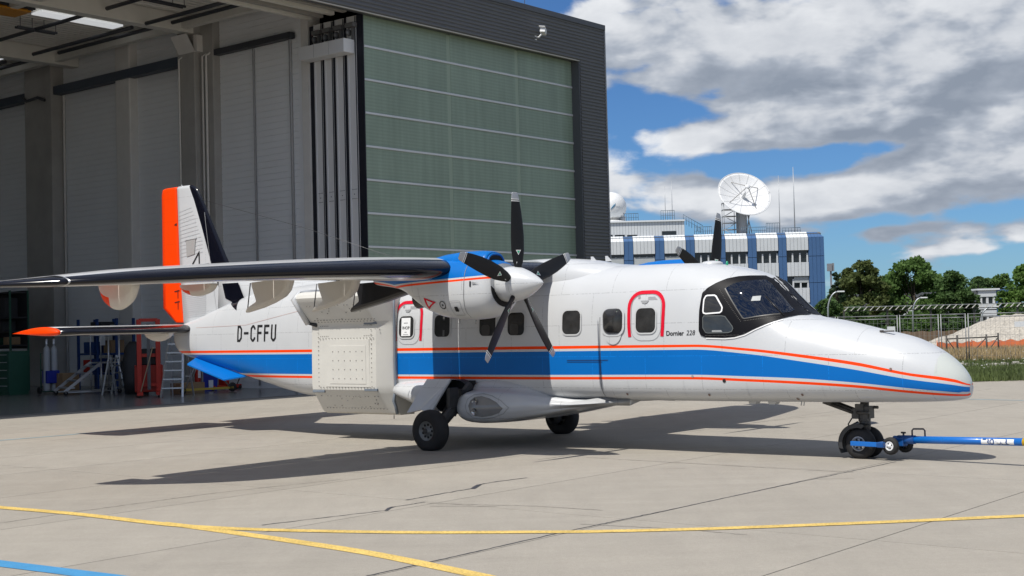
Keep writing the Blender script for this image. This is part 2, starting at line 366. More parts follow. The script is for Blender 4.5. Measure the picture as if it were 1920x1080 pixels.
for q in (((0, 981), (140, 960), (400, 925), (640, 899)), ((1090, 983), (1270, 992), (1400, 1003)), ((1100, 858), (1270, 868), (1600, 886)), ((1010, 862), (1165, 840)), ((1380, 797), (1490, 784), (1660, 770)), ((0, 878), (90, 876)), ((800, 944), (1000, 949), (1130, 957))):
    strip('joint_line', wob(gp(*q), .006), .014, FAINT, .0025, .5, kind='structure')
# tyre scuffs: soft dark marks
for k in range(14):
    p = Vector((random.uniform(-5, 7), random.uniform(11.5, 30), 0)); d = Vector((1, random.uniform(-.25, .1), 0)).normalized()*random.uniform(.25, 1.1)
    strip('scuff_mark', [(p.x, p.y), (p.x+d.x*.5, p.y+d.y*.5+.01), (p.x+d.x, p.y+d.y)], .012, mat('scuff_grey', (.22, .20, .175), .9, var=.3, vscale=30, world=True), .0028, .6, kind='structure')
# ------------------------------------------------------------------ hangar
HG = empty('hangar', (HX, HY, 0), HYAW, label='dark ribbed hangar with open bay and translucent green sliding doors', category='hangar')
CLAD = mat('anthracite_cladding', (.115, .117, .125), .55, .1, var=.06, vscale=.6)
TRIM = mat('anthracite_trim', (.085, .09, .10), .5, .1)
LGREY = mat('light_grey_frame', (.66, .65, .62), .55, var=.05)
WALLP = mat('white_wall_panel', (.76, .78, .79), .6, var=.04, vscale=.5)
CONCC = mat('interior_concrete', (.36, .35, .33), .85, var=.12, vscale=1.2, speck=.1, sscale=40)
BEIGE = mat('beige_steel_beam', (.64, .63, .58), .6, var=.05)
DKST = mat('dark_steel', (.05, .055, .065), .5, .3)
NAVY = mat('seal_and_gap_shade_black', (.008, .010, .018), .6)  # real edge seals, and the strips that paint shade between the leaves
LINT, SPC, HWD = 11.77, 1.0462, 11.0
def corr(a0, a1, z0, z1, b, depth=.028, pitch=.126, name='cladding'):
    prof = []; z = z0
    while z < z1:
        for dz, d in ((0, 0), (.03, -depth), (.075, -depth), (.105, 0)):
            if z+dz < z1: prof.append((b+d, z+dz))
        z += pitch
    prof.append((b, z1))
    mb = MB(); n = len(prof); mb.add([(a0, bb_, zz) for bb_, zz in prof]+[(a1, bb_, zz) for bb_, zz in prof], [(i, i+1, n+i+1, n+i) for i in range(n-1)])
    return mb.build(name, CLAD, HG)
corr(-46, 12.44, 11.72, 13.06, -.35); corr(10.86, 12.44, 0, 11.72, -.35)
MB().bb(-46, 12.47, -.42, .1, 13.06, 13.26).build('parapet_cap', TRIM, HG, bevel=.01)
MB().bb(-46, 12.42, -.33, -.02, 11.70, 13.05).build('fascia_core', TRIM, HG); MB().bb(-46, 10.84, -.36, -.30, 11.665, 11.70).build('lintel_trim', mat('pale_lintel_trim', (.42, .40, .36), .5), HG)
MB().bb(10.80, 10.90, -.35, .05, 0, 11.70).build('jamb_reveal', TRIM, HG); MB().bb(10.92, 12.42, -.33, .1, 0, 11.70).build('jamb_core', TRIM, HG)
MB().bb(12.44, 12.47, -.41, 32, 0, 13.06).build('corner_trim', mat('pale_corner_trim', (.36, .38, .40), .5), HG)
MB().bb(-46, 12.4, .1, 32, 12.95, 13.2).build('roof', TRIM, HG)
MB().bb(-46, -45.6, 0, 32, 0, 12.95).build('end_wall', WALLP, HG); MB().bb(-46, 12.4, 31.7, 32, 0, 12.95).build('back_wall', WALLP, HG)
# rod and surveillance camera on the fascia
MB().tube([(9.6, 1.2, 13.2), (9.6, 1.2, 14.5)], .012, 5).build('lightning_rod', DKST, HG)
cm = MB().box((8.35, -.62, 12.36), (.34, .18, .16), 0, Matrix.Rotation(.25, 3, 'Y') @ Matrix.Rotation(.5, 3, 'Z')).box((8.33, -.62, 12.46), (.42, .22, .02), 0, Matrix.Rotation(.25, 3, 'Y') @ Matrix.Rotation(.5, 3, 'Z')).build('camera_housing', mat('camera_white', (.72, .73, .74), .4), HG)
MB().tube([(8.25, -.34, 12.16), (8.25, -.5, 12.16), (8.30, -.6, 12.28)], .03, 8).bb(8.19, 8.31, -.36, -.33, 12.08, 12.26).build('camera_bracket', MATS['camera_white'], HG)
# green door leaf: one pane per field, rails between
def green():
    m_ = D.materials.new('green_translucent_panel'); m_.use_nodes = True; nt = m_.node_tree; N = nt.nodes; L = nt.links; b = N['Principled BSDF']; b.inputs['Roughness'].default_value = .38; b.inputs['Specular IOR Level'].default_value = .35
    tc = N.new('ShaderNodeTexCoord'); wv = N.new('ShaderNodeTexWave'); wv.bands_direction = 'Z'; wv.inputs['Scale'].default_value = 2.9; wv.inputs['Distortion'].default_value = .35; wv.inputs['Detail'].default_value = 2; L.new(tc.outputs['Object'], wv.inputs['Vector'])
    no = N.new('ShaderNodeTexNoise'); no.inputs['Scale'].default_value = .5; no.inputs['Detail'].default_value = 6; L.new(tc.outputs['Object'], no.inputs['Vector'])
    mr = N.new('ShaderNodeMapRange'); L.new(wv.outputs['Fac'], mr.inputs[0]); mr.inputs[3].default_value = .93; mr.inputs[4].default_value = 1.05
    m2 = N.new('ShaderNodeMapRange'); L.new(no.outputs[0], m2.inputs[0]); m2.inputs[1].default_value = .3; m2.inputs[2].default_value = .7; m2.inputs[3].default_value = .92; m2.inputs[4].default_value = 1.08
    mp = N.new('ShaderNodeMapping'); mp.inputs['Scale'].default_value = (5, 5, .25); L.new(tc.outputs['Object'], mp.inputs[0]); n3 = N.new('ShaderNodeTexNoise'); n3.inputs['Scale'].default_value = 1.0; n3.inputs['Detail'].default_value = 6; L.new(mp.outputs[0], n3.inputs['Vector'])
    m3 = N.new('ShaderNodeMapRange'); L.new(n3.outputs[0], m3.inputs[0]); m3.inputs[1].default_value = .3; m3.inputs[2].default_value = .7; m3.inputs[3].default_value = .90; m3.inputs[4].default_value = 1.08
    k0 = N.new('ShaderNodeMath'); k0.operation = 'MULTIPLY'; L.new(mr.outputs[0], k0.inputs[0]); L.new(m3.outputs[0], k0.inputs[1])
    k = N.new('ShaderNodeMath'); k.operation = 'MULTIPLY'; L.new(k0.outputs[0], k.inputs[0]); L.new(m2.outputs[0], k.inputs[1])
    s = N.new('ShaderNodeVectorMath'); s.operation = 'SCALE'; s.inputs[0].default_value = (.225, .292, .228); L.new(k.outputs[0], s.inputs['Scale']); L.new(s.outputs[0], b.inputs['Base Color']); return m_
GREEN = green()
STUD = mat('pale_green_stud', (.265, .332, .257), .5)
RAIL = mat('grey_door_rail', (.55, .57, .58), .4, .1)
dl = MB().bb(.02, HWD, .06, .28, .0, 11.74).build('door_leaf', mat('leaf_core', (.20, .25, .21), .7), HG)
studs = (3.95, 7.55)
zt = LINT
for k in range(12):
    z1 = LINT-k*SPC-(.04 if k else .08); z0 = max(LINT-(k+1)*SPC+.04, .05)
    if z1-z0 < .1: continue
    for a0, a1 in ((.03, studs[0]-.09), (studs[0]+.09, studs[1]-.09), (studs[1]+.09, HWD-.03)):
        MB().bb(a0, a1, .01, .055, z0, z1).build('door_pane', GREEN, dl)
    if k: MB().bb(.02, HWD-.12, -.02, .058, LINT-k*SPC-.035, LINT-k*SPC+.035).build('door_rail', RAIL, dl, bevel=.008)
for a in studs: MB().bb(a-.088, a+.088, .014, .055, .05, 11.66).build('door_stud', STUD, dl)
MB().bb(-.01, .02, .0, .29, 0, 11.74).build('edge_seal', NAVY, dl)
MB().bb(HWD-.12, HWD, -.01, .06, 0, 11.70).build('edge_seal', NAVY, dl)
LEAFB = [(.31, .70), (.86, 1.24), (1.38, 1.75), (1.88, 2.24)]
EDGE = mat('leaf_edge_grey', (.70, .70, .69), .5, var=.04, vscale=.6)
for i, (b0, b1) in enumerate(LEAFB):
    lf = MB().bb(-.02, HWD, b0, b1, .0, 11.72).build('door_leaf', EDGE, HG)
    MB().bb(-.045, -.021, b1-.055, b1-.005, .0, 11.72).build('edge_angle', mat('edge_angle_light', (.62, .63, .64), .4), lf); MB().bb(-.04, -.021, b0+.004, b0+.03, 0, 11.7).build('edge_angle', DKST, lf)
    MB().bb(-.03, -.021, b0+.06, b1-.08, 5.95, 6.3).build('splice_plate', EDGE, lf)
    mb = MB()
    for q in range(6):
        for z in (5.98, 6.27): mb.box((-.032, b0+.08+q*(b1-b0-.18)/5, z), (.008, .018, .018))
    mb.box((-.032, (b0+b1)/2, 6.12), (.01, .03, .03)); mb.build('plate_bolts', DKST, lf, kind='stuff')
    mb = MB().bb(-.22, -.03, b0-.08, b1-.1, 11.35, 11.48).bb(-.10, -.03, b0+.05, b0+.12, 10.9, 11.4).lathe([(.0, 0), (.11, 0), (.11, .05), (0, .05)], (-.12, (b0+b1)/2, 11.2), (0, 1, 0), 14)
    mb.build('roller_bracket', mat('bracket_grey', (.16, .16, .16), .5, .3), lf)
    MB().bb(-46, -.3, b0+.1, b1-.1, 11.80, 12.15).build('door_track', BEIGE if i % 2 else mat('track_grey', (.30, .29, .27), .6), HG)
    if i: MB().bb(-.01, .05, LEAFB[i-1][1], b0, 0, 11.7).build('gap_shade', NAVY, HG)  # dark strip in the gap between two leaves, standing in for its shade
MB().bb(-.01, .05, 2.24, 2.46, 0, 11.7).build('gap_shade', NAVY, HG)  # shade behind the last leaf, put in as a dark strip
bx_ = MB().bb(-.52, -.06, .34, 2.42, 10.52, 10.95).build('header_box', mat('header_box_white', (.66, .67, .67), .5), HG, bevel=.01)
for b in (1.03, 1.72): MB().bb(-.523, -.518, b-.006, b+.006, 10.53, 10.94).build('box_seam', SEAM, bx_)
MB().bb(-.5, -.1, .36, .45, 10.58, 10.9).build('box_mouth', DARK, bx_)
# bay wall, columns
MB().bb(-.08, .45, 2.46, 2.80, 0, 12.9).build('end_post', LGREY, HG); MB().bb(-.02, .45, 2.80, 3.02, 0, 12.9).build('end_post', WALLP, HG)
def wallbay(b0, b1, z1=12.9):
    prof = []; z = 0
    while z < z1:
        prof += [(0, z), (0, min(z+.185, z1)), (.018, min(z+.19, z1)), (.018, min(z+.205, z1))]; z += .21
    mb = MB(); n = len(prof); mb.add([(aa, b0, zz) for aa, zz in prof]+[(aa, b1, zz) for aa, zz in prof], [(i, i+1, n+i+1, n+i) for i in range(n-1)])
    mb.bb(.05, .3, b0, b1, 0, z1); return mb.build('wall_panel', WALLP, HG)
for b0, b1 in ((3.04, 5.2), (5.215, 7.05), (8.7, 11.85), (12.75, 16.7), (18.6, 31.6)): wallbay(b0, b1)
for b0, b1, d in ((7.05, 7.75, .30), (7.75, 8.7, .55), (16.7, 18.6, .55)): MB().bb(-d, .2, b0, b1, 0, 12.9).build('concrete_column', CONCC, HG, bevel=.03)
MB().bb(-.35, .2, 11.85, 12.75, 0, 12.9).build('column', LGREY, HG, bevel=.05)
for b, m_, r in ((7.35, LGREY, .045), (7.55, LGREY, .04), (8.55, LGREY, .035), (3.35, GREYP, .05), (5.21, GREYP, .03), (16.6, LGREY, .05)):
    o_ = -.36 if 7 < b < 7.7 else -.6 if 8 < b < 9 else -.06
    MB().tube([(o_, b, .1), (o_, b, 11.45), (o_+.1, b-.15, 11.55)], r, 8).build('riser_pipe', m_, HG)
MB().bb(-.30, -.06, 3.1, 7.0, 11.42, 11.62).build('cable_tray', DKST, HG); MB().bb(-.45, -.1, 8.75, 31, 11.30, 11.62).build('cable_tray', mat('navy_tray', (.045, .06, .085), .5), HG)
MB().tube([(-.65, 17.0, 11.1), (-.7, 17.4, 11.25), (-.7, 18.2, 11.2), (-.65, 18.6, 11.4)], .06, 8).build('flexible_hose', DKST, HG)
MB().bb(-.55, -.02, 7.6, 8.75, 11.62, 12.2).add([(-.9, 7.7, 12.2), (-.9, 8.6, 12.2), (-.55, 8.6, 11.62), (-.55, 7.7, 11.62)], [(0, 1, 2, 3)]).build('haunch', LGREY, HG)
# roof structure
mb = MB(); n = 0; b = .2; prof = []
while b < 31.7: prof += [(b, 12.92), (b+.12, 12.92), (b+.15, 12.86), (b+.27, 12.86)]; b += .3
n = len(prof); mb.add([(-45.6, p, z) for p, z in prof]+[(0, p, z) for p, z in prof], [(i, i+1, n+i+1, n+i) for i in range(n-1)]); mb.build('roof_deck', mat('roof_deck_grey', (.66, .65, .61), .6), HG)
for b0, w_, h in ((8.0, .45, .60), (15.8, .45, .6), (23.6, .45, .6), (2.5, .35, .75)): MB().bb(-45.5, -.02, b0-w_/2, b0+w_/2, 12.86-h, 12.85).build('roof_beam', BEIGE, HG, bevel=.015)
for a in (-.95, -6.5, -12, -18): MB().bb(a-.12, a+.12, 2.7, 31, 12.35, 12.62).build('purlin', BEIGE, HG)
for a, z in ((-1.55, 12.45), (-2.6, 12.25), (-4.1, 12.5), (-7.6, 12.3)):
    for s0, s1 in ((2.9, 7.6), (8.4, 14.5), (16.4, 30)): MB().tube([(a, s0, z), (a, s1, z)], .07, 8).build('ceiling_pipe', DKST, HG)
for s0, a in ((9.2, -5.6), (11.8, -3.2), (3.6, -1.0), (4.2, -3.4), (5.6, -2.4)):
    rk = MB().bb(a-1.6, a-.1, s0-.03, s0+.03, 12.45, 12.52).bb(a-1.6, a-.1, s0+.12, s0+.18, 12.45, 12.52)
    for q in range(4): rk.tube([(a-1.5+q*.45, s0, 12.5), (a-1.5+q*.45, s0, 12.9)], .012, 5)
    rk.build('hanger_rail', DKST, HG)
for a0, a1, b in ((-4.8, -1.65, 10.6), (-10.5, -7.4, 10.6), (-4.8, -1.65, 18.5), (-10.5, -7.4, 18.5)):
    MB().bb(a0, a1, b-.32, b+.32, 12.74, 12.80).build('ceiling_light', mat('lit_ceiling_panel', (.86, .88, .90), .5, emit=.55), HG)
CRN = mat('crane_yellow', (.55, .24, .02), .5)
MB().bb(-45, -5.9, 9.3, 9.9, 12.35, 12.80).bb(-45, -5.9, 9.1, 10.1, 12.33, 12.38).build('crane_beam', CRN, HG)
MB().bb(-45.6, 0, .35, 31.7, -.01, .004).build('floor', mat('grey_floor_coating', (.20, .205, .20), .22, var=.12, vscale=.5, speck=.05), HG)
MB().bb(-45.6, 0, .05, .30, -.01, .006).build('door_track_plate', mat('floor_rail_steel', (.16, .15, .14), .6), HG)
MB().bb(-.06, -.02, 3.3, 4.9, .01, 2.1).build('wall_door', WALLP, HG)
# ------------------------------------------------------------------ aircraft paint
def skin(name, col, rough=.28, coat=.5, seam=.10, spec=.5, axes='xz', bw=.92, bh=.46, dirt=.03):
    m_ = D.materials.new(name); MATS[name] = m_; m_.use_nodes = True; nt = m_.node_tree; N = nt.nodes; L = nt.links; b = N['Principled BSDF']
    b.inputs['Roughness'].default_value = rough; b.inputs['Coat Weight'].default_value = coat; b.inputs['Coat Roughness'].default_value = .06; b.inputs['Specular IOR Level'].default_value = spec
    tc = N.new('ShaderNodeTexCoord'); sp = N.new('ShaderNodeSeparateXYZ'); L.new(tc.outputs['Object'], sp.inputs[0])
    cb = N.new('ShaderNodeCombineXYZ'); ax = dict(x=0, y=1, z=2); L.new(sp.outputs[ax[axes[0]]], cb.inputs[0]); L.new(sp.outputs[ax[axes[1]]], cb.inputs[1])
    br = N.new('ShaderNodeTexBrick'); L.new(cb.outputs[0], br.inputs['Vector']); br.inputs['Scale'].default_value = 1; br.inputs['Mortar Size'].default_value = .0055; br.inputs['Mortar Smooth'].default_value = .3
    br.inputs['Brick Width'].default_value = bw; br.inputs['Row Height'].default_value = bh; br.offset = .35
    no = N.new('ShaderNodeTexNoise'); no.inputs['Scale'].default_value = 55; no.inputs['Detail'].default_value = 1; L.new(tc.outputs['Object'], no.inputs['Vector'])
    gt = N.new('ShaderNodeMath'); gt.operation = 'GREATER_THAN'; L.new(no.outputs[0], gt.inputs[0]); gt.inputs[1].default_value = .46
    mu = N.new('ShaderNodeMath'); mu.operation = 'MULTIPLY'; L.new(br.outputs['Fac'], mu.inputs[0]); L.new(gt.outputs[0], mu.inputs[1])
    mu2 = N.new('ShaderNodeMath'); mu2.operation = 'MULTIPLY'; L.new(mu.outputs[0], mu2.inputs[0]); mu2.inputs[1].default_value = seam
    n2 = N.new('ShaderNodeTexNoise'); n2.inputs['Scale'].default_value = 1.6; n2.inputs['Detail'].default_value = 7; L.new(tc.outputs['Object'], n2.inputs['Vector'])
    mr = N.new('ShaderNodeMapRange'); L.new(n2.outputs[0], mr.inputs[0]); mr.inputs[1].default_value = .3; mr.inputs[2].default_value = .7; mr.inputs[3].default_value = 1-dirt; mr.inputs[4].default_value = 1+dirt
    sb = N.new('ShaderNodeMath'); sb.operation = 'SUBTRACT'; L.new(mr.outputs[0], sb.inputs[0]); L.new(mu2.outputs[0], sb.inputs[1])
    s = N.new('ShaderNodeVectorMath'); s.operation = 'SCALE'; s.inputs[0].default_value = col; L.new(sb.outputs[0], s.inputs['Scale']); L.new(s.outputs[0], b.inputs['Base Color'])
    bp = N.new('ShaderNodeBump'); bp.inputs['Strength'].default_value = .12; bp.inputs['Distance'].default_value = .02
    n3 = N.new('ShaderNodeTexNoise'); n3.inputs['Scale'].default_value = 2.6; n3.inputs['Detail'].default_value = 2; L.new(tc.outputs['Object'], n3.inputs['Vector']); L.new(n3.outputs[0], bp.inputs['Height']); L.new(bp.outputs[0], b.inputs['Normal'])
    return m_
WHITE = skin('aircraft_white_paint', (.55, .565, .58), rough=.32, coat=.25, seam=.30)
BLUE = skin('aircraft_blue_paint', (.0, .135, .47), seam=-.35, coat=.04, spec=.22, rough=.4)
ORANGE = skin('aircraft_orange_paint', (.90, .055, .0), seam=.12, coat=.04, spec=.2, rough=.45)
WHITEW = skin('wing_white_paint', (.62, .63, .64), axes='xy', bw=.7, bh=.9)
BOOT = mat('black_deicing_boot', (.0035, .004, .009), .16, spec=.40, var=.25, vscale=4)
POD = mat('cream_white_pod_paint', (.61, .60, .56), .45, var=.04)
GLASS = mat('dark_cockpit_glass', (.003, .006, .016), .02, spec=.8)
CABGL = mat('dark_cabin_glass', (.030, .030, .030), .07, spec=.5, var=.5, vscale=5)
BLK = mat('black_paint', (.012, .012, .014), .35, var=.15)
RUB = mat('tyre_rubber', (.016, .016, .017), .75, var=.2, vscale=9, bump=.2)
ALU = mat('bare_aluminium', (.45, .46, .47), .35, .9, var=.1)
STEEL = mat('dark_gear_steel', (.10, .10, .105), .45, .6, var=.25, vscale=12)
GREYP = mat('grey_paint', (.30, .31, .32), .5, var=.06)
RED = mat('red_marking_tape', (.64, .006, .028), .5, spec=.2)
SEAL = mat('grey_blue_sealant', (.17, .20, .24), .6, var=.1)
LETTER = mat('black_lettering', (.014, .014, .016), .5)
DARK = mat('dark_void', (.008, .008, .009), .8)
PLACARD = mat('grey_placard_print', (.30, .30, .31), .6)
AC = empty('propeller_aircraft', (TX, TY, 0), YAW, label='white twin propeller aircraft with blue band and orange stripes on the apron', category='aircraft')
# ------------------------------------------------------------------ fuselage
T = [  # x, zb, zt, half width, z of greatest width, upper exponent, lower exponent
    (-8.45, 1.66, 1.98, .06, 1.82, 2.2, 2.2), (-8.30, 1.52, 2.03, .15, 1.78, 2.4, 2.3), (-8.1, 1.45, 2.07, .22, 1.75, 2.6, 2.5), (-7.5, 1.33, 2.20, .33, 1.65, 2.6, 2.8), (-6.5, 1.13, 2.46, .47, 1.55, 2.6, 3.0),
    (-5.5, .95, 2.64, .60, 1.45, 2.8, 3.2), (-4.5, .76, 2.70, .70, 1.36, 3.0, 3.6), (-3.9, .69, 2.72, .75, 1.33, 3.1, 4), (-3.2, .70, 2.73, .785, 1.3, 3.2, 4.6), (-1, .72, 2.73, .79, 1.3, 3.3, 5), (1, .725, 2.72, .79, 1.3, 3.3, 5),
    (3.0, .73, 2.705, .79, 1.3, 3.3, 5), (3.7, .732, 2.695, .79, 1.3, 3.2, 5), (4.2, .733, 2.655, .785, 1.3, 3.1, 5), (4.6, .734, 2.575, .775, 1.3, 2.9, 4.8), (4.8, .734, 2.52, .768, 1.3, 2.7, 4.6),
    (5.0, .735, 2.43, .76, 1.28, 2.5, 4.4), (5.25, .735, 2.185, .75, 1.26, 2.5, 4.2), (5.46, .736, 1.975, .74, 1.24, 2.7, 4), (5.56, .737, 1.905, .735, 1.22, 2.8, 4), (6.0, .738, 1.82, .705, 1.18, 2.6, 3.6), (6.5, .742, 1.70, .64, 1.13, 2.4, 3.2),
    (7.0, .748, 1.575, .54, 1.08, 2.3, 2.8), (7.3, .758, 1.43, .445, 1.03, 2.2, 2.6), (7.5, .770, 1.29, .34, .99, 2.1, 2.4), (7.62, .788, 1.165, .235, .96, 2.05, 2.2), (7.68, .808, 1.075, .145, .94, 2, 2), (7.71, .845, .99, .05, .92, 2, 2)]
TC = [pchip([r[0] for r in T], [r[i] for r in T]) for i in range(1, 7)]
def sec(x): return [f(x) for f in TC]
def fy(x, z):
    zb, zt, hw, zc, nu, nl = sec(x)
    t = (z-zc)/(zt-zc) if z > zc else (zc-z)/(zc-zb); n = nu if z > zc else nl
    if t >= 1: return 0.0
    return hw*(1-t**n)**(1/n)
STR = dict(o2B=[(-9, 1.035), (1.33, 1.04), (4.14, 1.055), (4.97, 1.03), (5.71, 1.0), (6.45, .955), (7.07, .89), (7.6, .84), (7.71, .835)],
           o2T=[(-9, 1.075), (1.33, 1.08), (4.14, 1.09), (4.97, 1.065), (5.71, 1.035), (6.46, .99), (7.08, .92), (7.6, .866), (7.71, .855)],
           blB=[(-9, 1.105), (1.33, 1.11), (4.14, 1.12), (4.97, 1.10), (5.71, 1.075), (6.46, 1.02), (7.08, .95), (7.6, .888), (7.71, .87)],
           blT=[(-9, 1.455), (1.33, 1.46), (4.15, 1.465), (4.98, 1.40), (5.72, 1.30), (6.46, 1.185), (7.08, 1.065), (7.6, .978), (7.71, .945)],
           orB=[(-9, 1.485), (1.34, 1.495), (4.15, 1.50), (4.98, 1.44), (5.72, 1.35), (6.46, 1.24), (7.08, 1.11), (7.6, 1.012), (7.71, .965)],
           orT=[(-9, 1.53), (1.34, 1.54), (4.15, 1.535), (4.98, 1.475), (5.72, 1.39), (6.47, 1.28), (7.08, 1.145), (7.6, 1.048), (7.71, .98)])
SF = {k: pchip(*zip(*v)) for k, v in STR.items()}
XS = sorted(set([round(v, 3) for v in np.concatenate([np.arange(-8.45, -7.4, .1), np.arange(-7.4, 4.0, .22), np.arange(4.0, 5.7, .06), np.arange(5.7, 7.3, .12), np.arange(7.3, 7.70, .03), [7.70, 7.71]])]))
rings = []
for x in XS:
    zb, zt = sec(x)[:2]; z = {}
    lo = zb+.002
    for i, k in enumerate(('o2B', 'o2T', 'blB', 'blT', 'orB', 'orT')):
        z[k] = min(max(SF[k](x), lo+.0015*i), zt-.02+.002*i) if x < 7.66 else min(max(SF[k](x), zb+(zt-zb)*(.06+.12*i)), zb+(zt-zb)*(.34+.12*i))
    rows = [zb+(z['o2B']-zb)*s for s in (0, .004, .02, .06, .14, .28, .5, .75)]
    rows += [z['o2B'], z['o2T'], z['blB']]+[z['blB']+(z['blT']-z['blB'])*s for s in (.02, .07, .16, .3, .5, .75)]+[z['blT'], z['orB'], z['orT']]
    rows += [z['orT']+(zt-z['orT'])*(1-s) for s in (.86, .72, .58, .46, .35, .26, .18, .11, .06, .025, .006, 0)]
    ys = [fy(x, q) for q in rows]; ys[0] = ys[-1] = 0
    rings.append([(x, -y, q) for y, q in zip(ys, rows)]+[(x, y, q) for y, q in list(zip(ys, rows))[-2:0:-1]])
nr = len(rows)
def fm(i, k):
    j = k if k < nr-1 else 2*(nr-1)-1-k
    if j in (8, 18): return 2
    if j > 18 and XS[i] > 7.36: return 3
    if 10 <= j <= 16: return 1
    return 0
fus = MB().loft(rings, 0, True, True, True, fm).build('fuselage', [WHITE, BLUE, ORANGE, mat('cream_radome_paint', (.53, .56, .53), .35, coat=.2)], AC)
def rib(x0, x1, z0, z1, w, name, m_, sign=-1, **k): return ribbon(name, [[(x0, z0), (x1, z1)]], w, fy, m_, sign, .0035, AC, **k)
# cabin windows, both sides
FRAMEM = mat('window_frame_grey', (.52, .53, .54), .4)
BUB = [2.82]
for sg in (-1, 1):
    for x in (3.38, 2.82, 2.07, 1.02, .45, -.5, -1.29):
        w = patch('cabin_window', rrect(x, 1.885, .335, .355, .085), fy, CABGL, sg, .006, parent=AC, cell=.2)
        if x == 2.82:
            # bulged observation window: a real bubble
            mb = MB(); rr = []
            for q in range(6):
                a = q/5*pi/2; s = cos(a)
                rr.append([(px_, sg*(fy(x, 1.885)+.012+.085*sin(a)), pz_) for px_, pz_ in rrect(x, 1.885, .34*s+.001, .36*s+.001, .10*s+.0004)])
            mb.loft(rr, 0, False, True, True).build('bubble_pane', CABGL, w)
            ribbon('window_frame', [rrect(x, 1.885, .375, .40, .12)], .035, fy, WHITE, sg, .02, w, True)
            patch('drip_fairing', [(x-.15*cos(t), 1.72-.17*sin(t)) for t in np.linspace(0, pi, 16)], fy, WHITE, sg, .014, parent=w)
        else:
            ribbon('window_frame', [rrect(x, 1.885, .35, .37, .095)], .022, fy, FRAMEM, sg, .011, w, True)
        if x in (.45, 1.02) and sg < 0: # paler blinds and seat backs seen through the glass
            patch('seat_back', rrect(x-.04, 1.80, .17, .17, .05), fy, mat('seat_behind_glass', (.045, .043, .042), .3), sg, .008, parent=w, cell=.3)
        if x == -.5 and sg < 0:
            patch('seat_rail', rrect(x+.03, 1.885, .04, .33, .01), fy, mat('rail_behind_glass', (.10, .10, .10), .3), sg, .008, parent=w, cell=.4)
    for xc in (3.38, -1.25):
        a = [(xc-.272, 1.655), (xc-.285, 1.80), (xc-.29, 1.98)]+[(xc-.09-.20*cos(t), 2.08+.205*sin(t)) for t in np.linspace(0, pi/2, 8)]+[(xc+.09+.20*sin(t), 2.08+.205*cos(t)) for t in np.linspace(0, pi/2, 8)]+[(xc+.29, 1.98), (xc+.285, 1.80), (xc+.272, 1.655)]
        fn = ribbon('exit_outline', [a], .052, fy, RED, sg, .006, AC)
        ribbon('exit_seam', [rrect(xc, 1.93, .50, .66, .17)], .008, fy, mat('skin_seam', (.33, .34, .35), .6), sg, .004, AC, True)
        patch('exit_handle', [(xc-.10, 2.165), (xc+.04, 2.165), (xc+.01, 2.13), (xc-.03, 2.12), (xc-.07, 2.13)], fy, GREYP, sg, .008, parent=AC, cell=.3)
        for q in range(3): ribbon('placard_line', [[(xc+.02, 2.215-.018*q), (xc+.14+.02*q, 2.215-.018*q)]], .006, fy, PLACARD, sg, .006, AC)
        patch('placard', rrect(xc-.13, 2.215, .035, .04, .004), fy, PLACARD, sg, .006, parent=AC, cell=.3)
# out-of-order notice taped in the rear exit window
nt_ = patch('paper_notice', [(-1.40, 1.735), (-1.20, 1.735), (-1.20, 2.03), (-1.40, 2.03)], fy, mat('white_paper', (.80, .81, .82), .7), -1, .013, parent=AC, cell=.3)
text_mesh('INOP', .075, 'notice_lettering', LETTER, nt_, lambda u, v: Vector((-1.375+u*.92, -fy(-1.3, 1.86)-.0155, 1.845+v)))
for q, w_ in ((1.95, .09), (1.80, .05), (1.76, .12)): ribbon('notice_line', [[(-1.3-w_/2, q), (-1.3+w_/2, q)]], .008, fy, PLACARD, -1, .0155, nt_)
# door seam and panel seams on the starboard side
SEAM = MATS['skin_seam']
ribbon('door_seam', [[(2.585, .80), (2.585, 1.95)]], .008, fy, mat('dark_seam', (.08, .08, .085), .7), -1, .004, AC)
ribbon('grab_slot', [[(1.98, 1.325), (2.72, 1.325)]], .012, fy, mat('slot_navy', (.004, .03, .12), .6), -1, .004, AC)
ribbon('grab_slot', [[(1.98, 1.30), (2.62, 1.30)]], .008, fy, MATS['slot_navy'], -1, .004, AC)
for x in (-6.3, -5.0, -4.1, 3.05, 3.98, 4.95, 6.02, 6.75):
    ribbon('skin_joint', [[(x, sec(x)[0]+.06), (x, max(SF['o2B'](x)-.01, sec(x)[0]+.1))]], .006, fy, mat('faint_joint', (.52, .53, .54), .6), -1, .0035, AC)
ribbon('skin_joint', [[(-7.4, 1.98), (-5.6, 2.0), (-4.0, 2.22)]], .008, fy, mat('reddish_joint', (.55, .42, .40), .6), -1, .0035, AC)
patch('static_port', rrect(4.62, 1.04, .05, .05, .024), fy, BLK, -1, .006, parent=AC, cell=.2)
patch('static_port', rrect(4.13, 1.10, .035, .035, .017), fy, GREYP, -1, .006, parent=AC, cell=.2)
for x, z in ((5.72, .86), (5.62, .80), (3.0, .84), (4.35, .845), (6.9, 1.19)): patch('drain_mark', rrect(x, z, .03, .03, .01), fy, mat('rust_mark', (.20, .13, .10), .7), -1, .006, parent=AC, cell=.2)
# radome joint on the nose
ribbon('radome_joint', [[(7.36+.05*sin((z-.8)*5), z) for z in np.linspace(1.14, 1.30, 6)]], .008, fy, MATS['faint_joint'], -1, .004, AC)
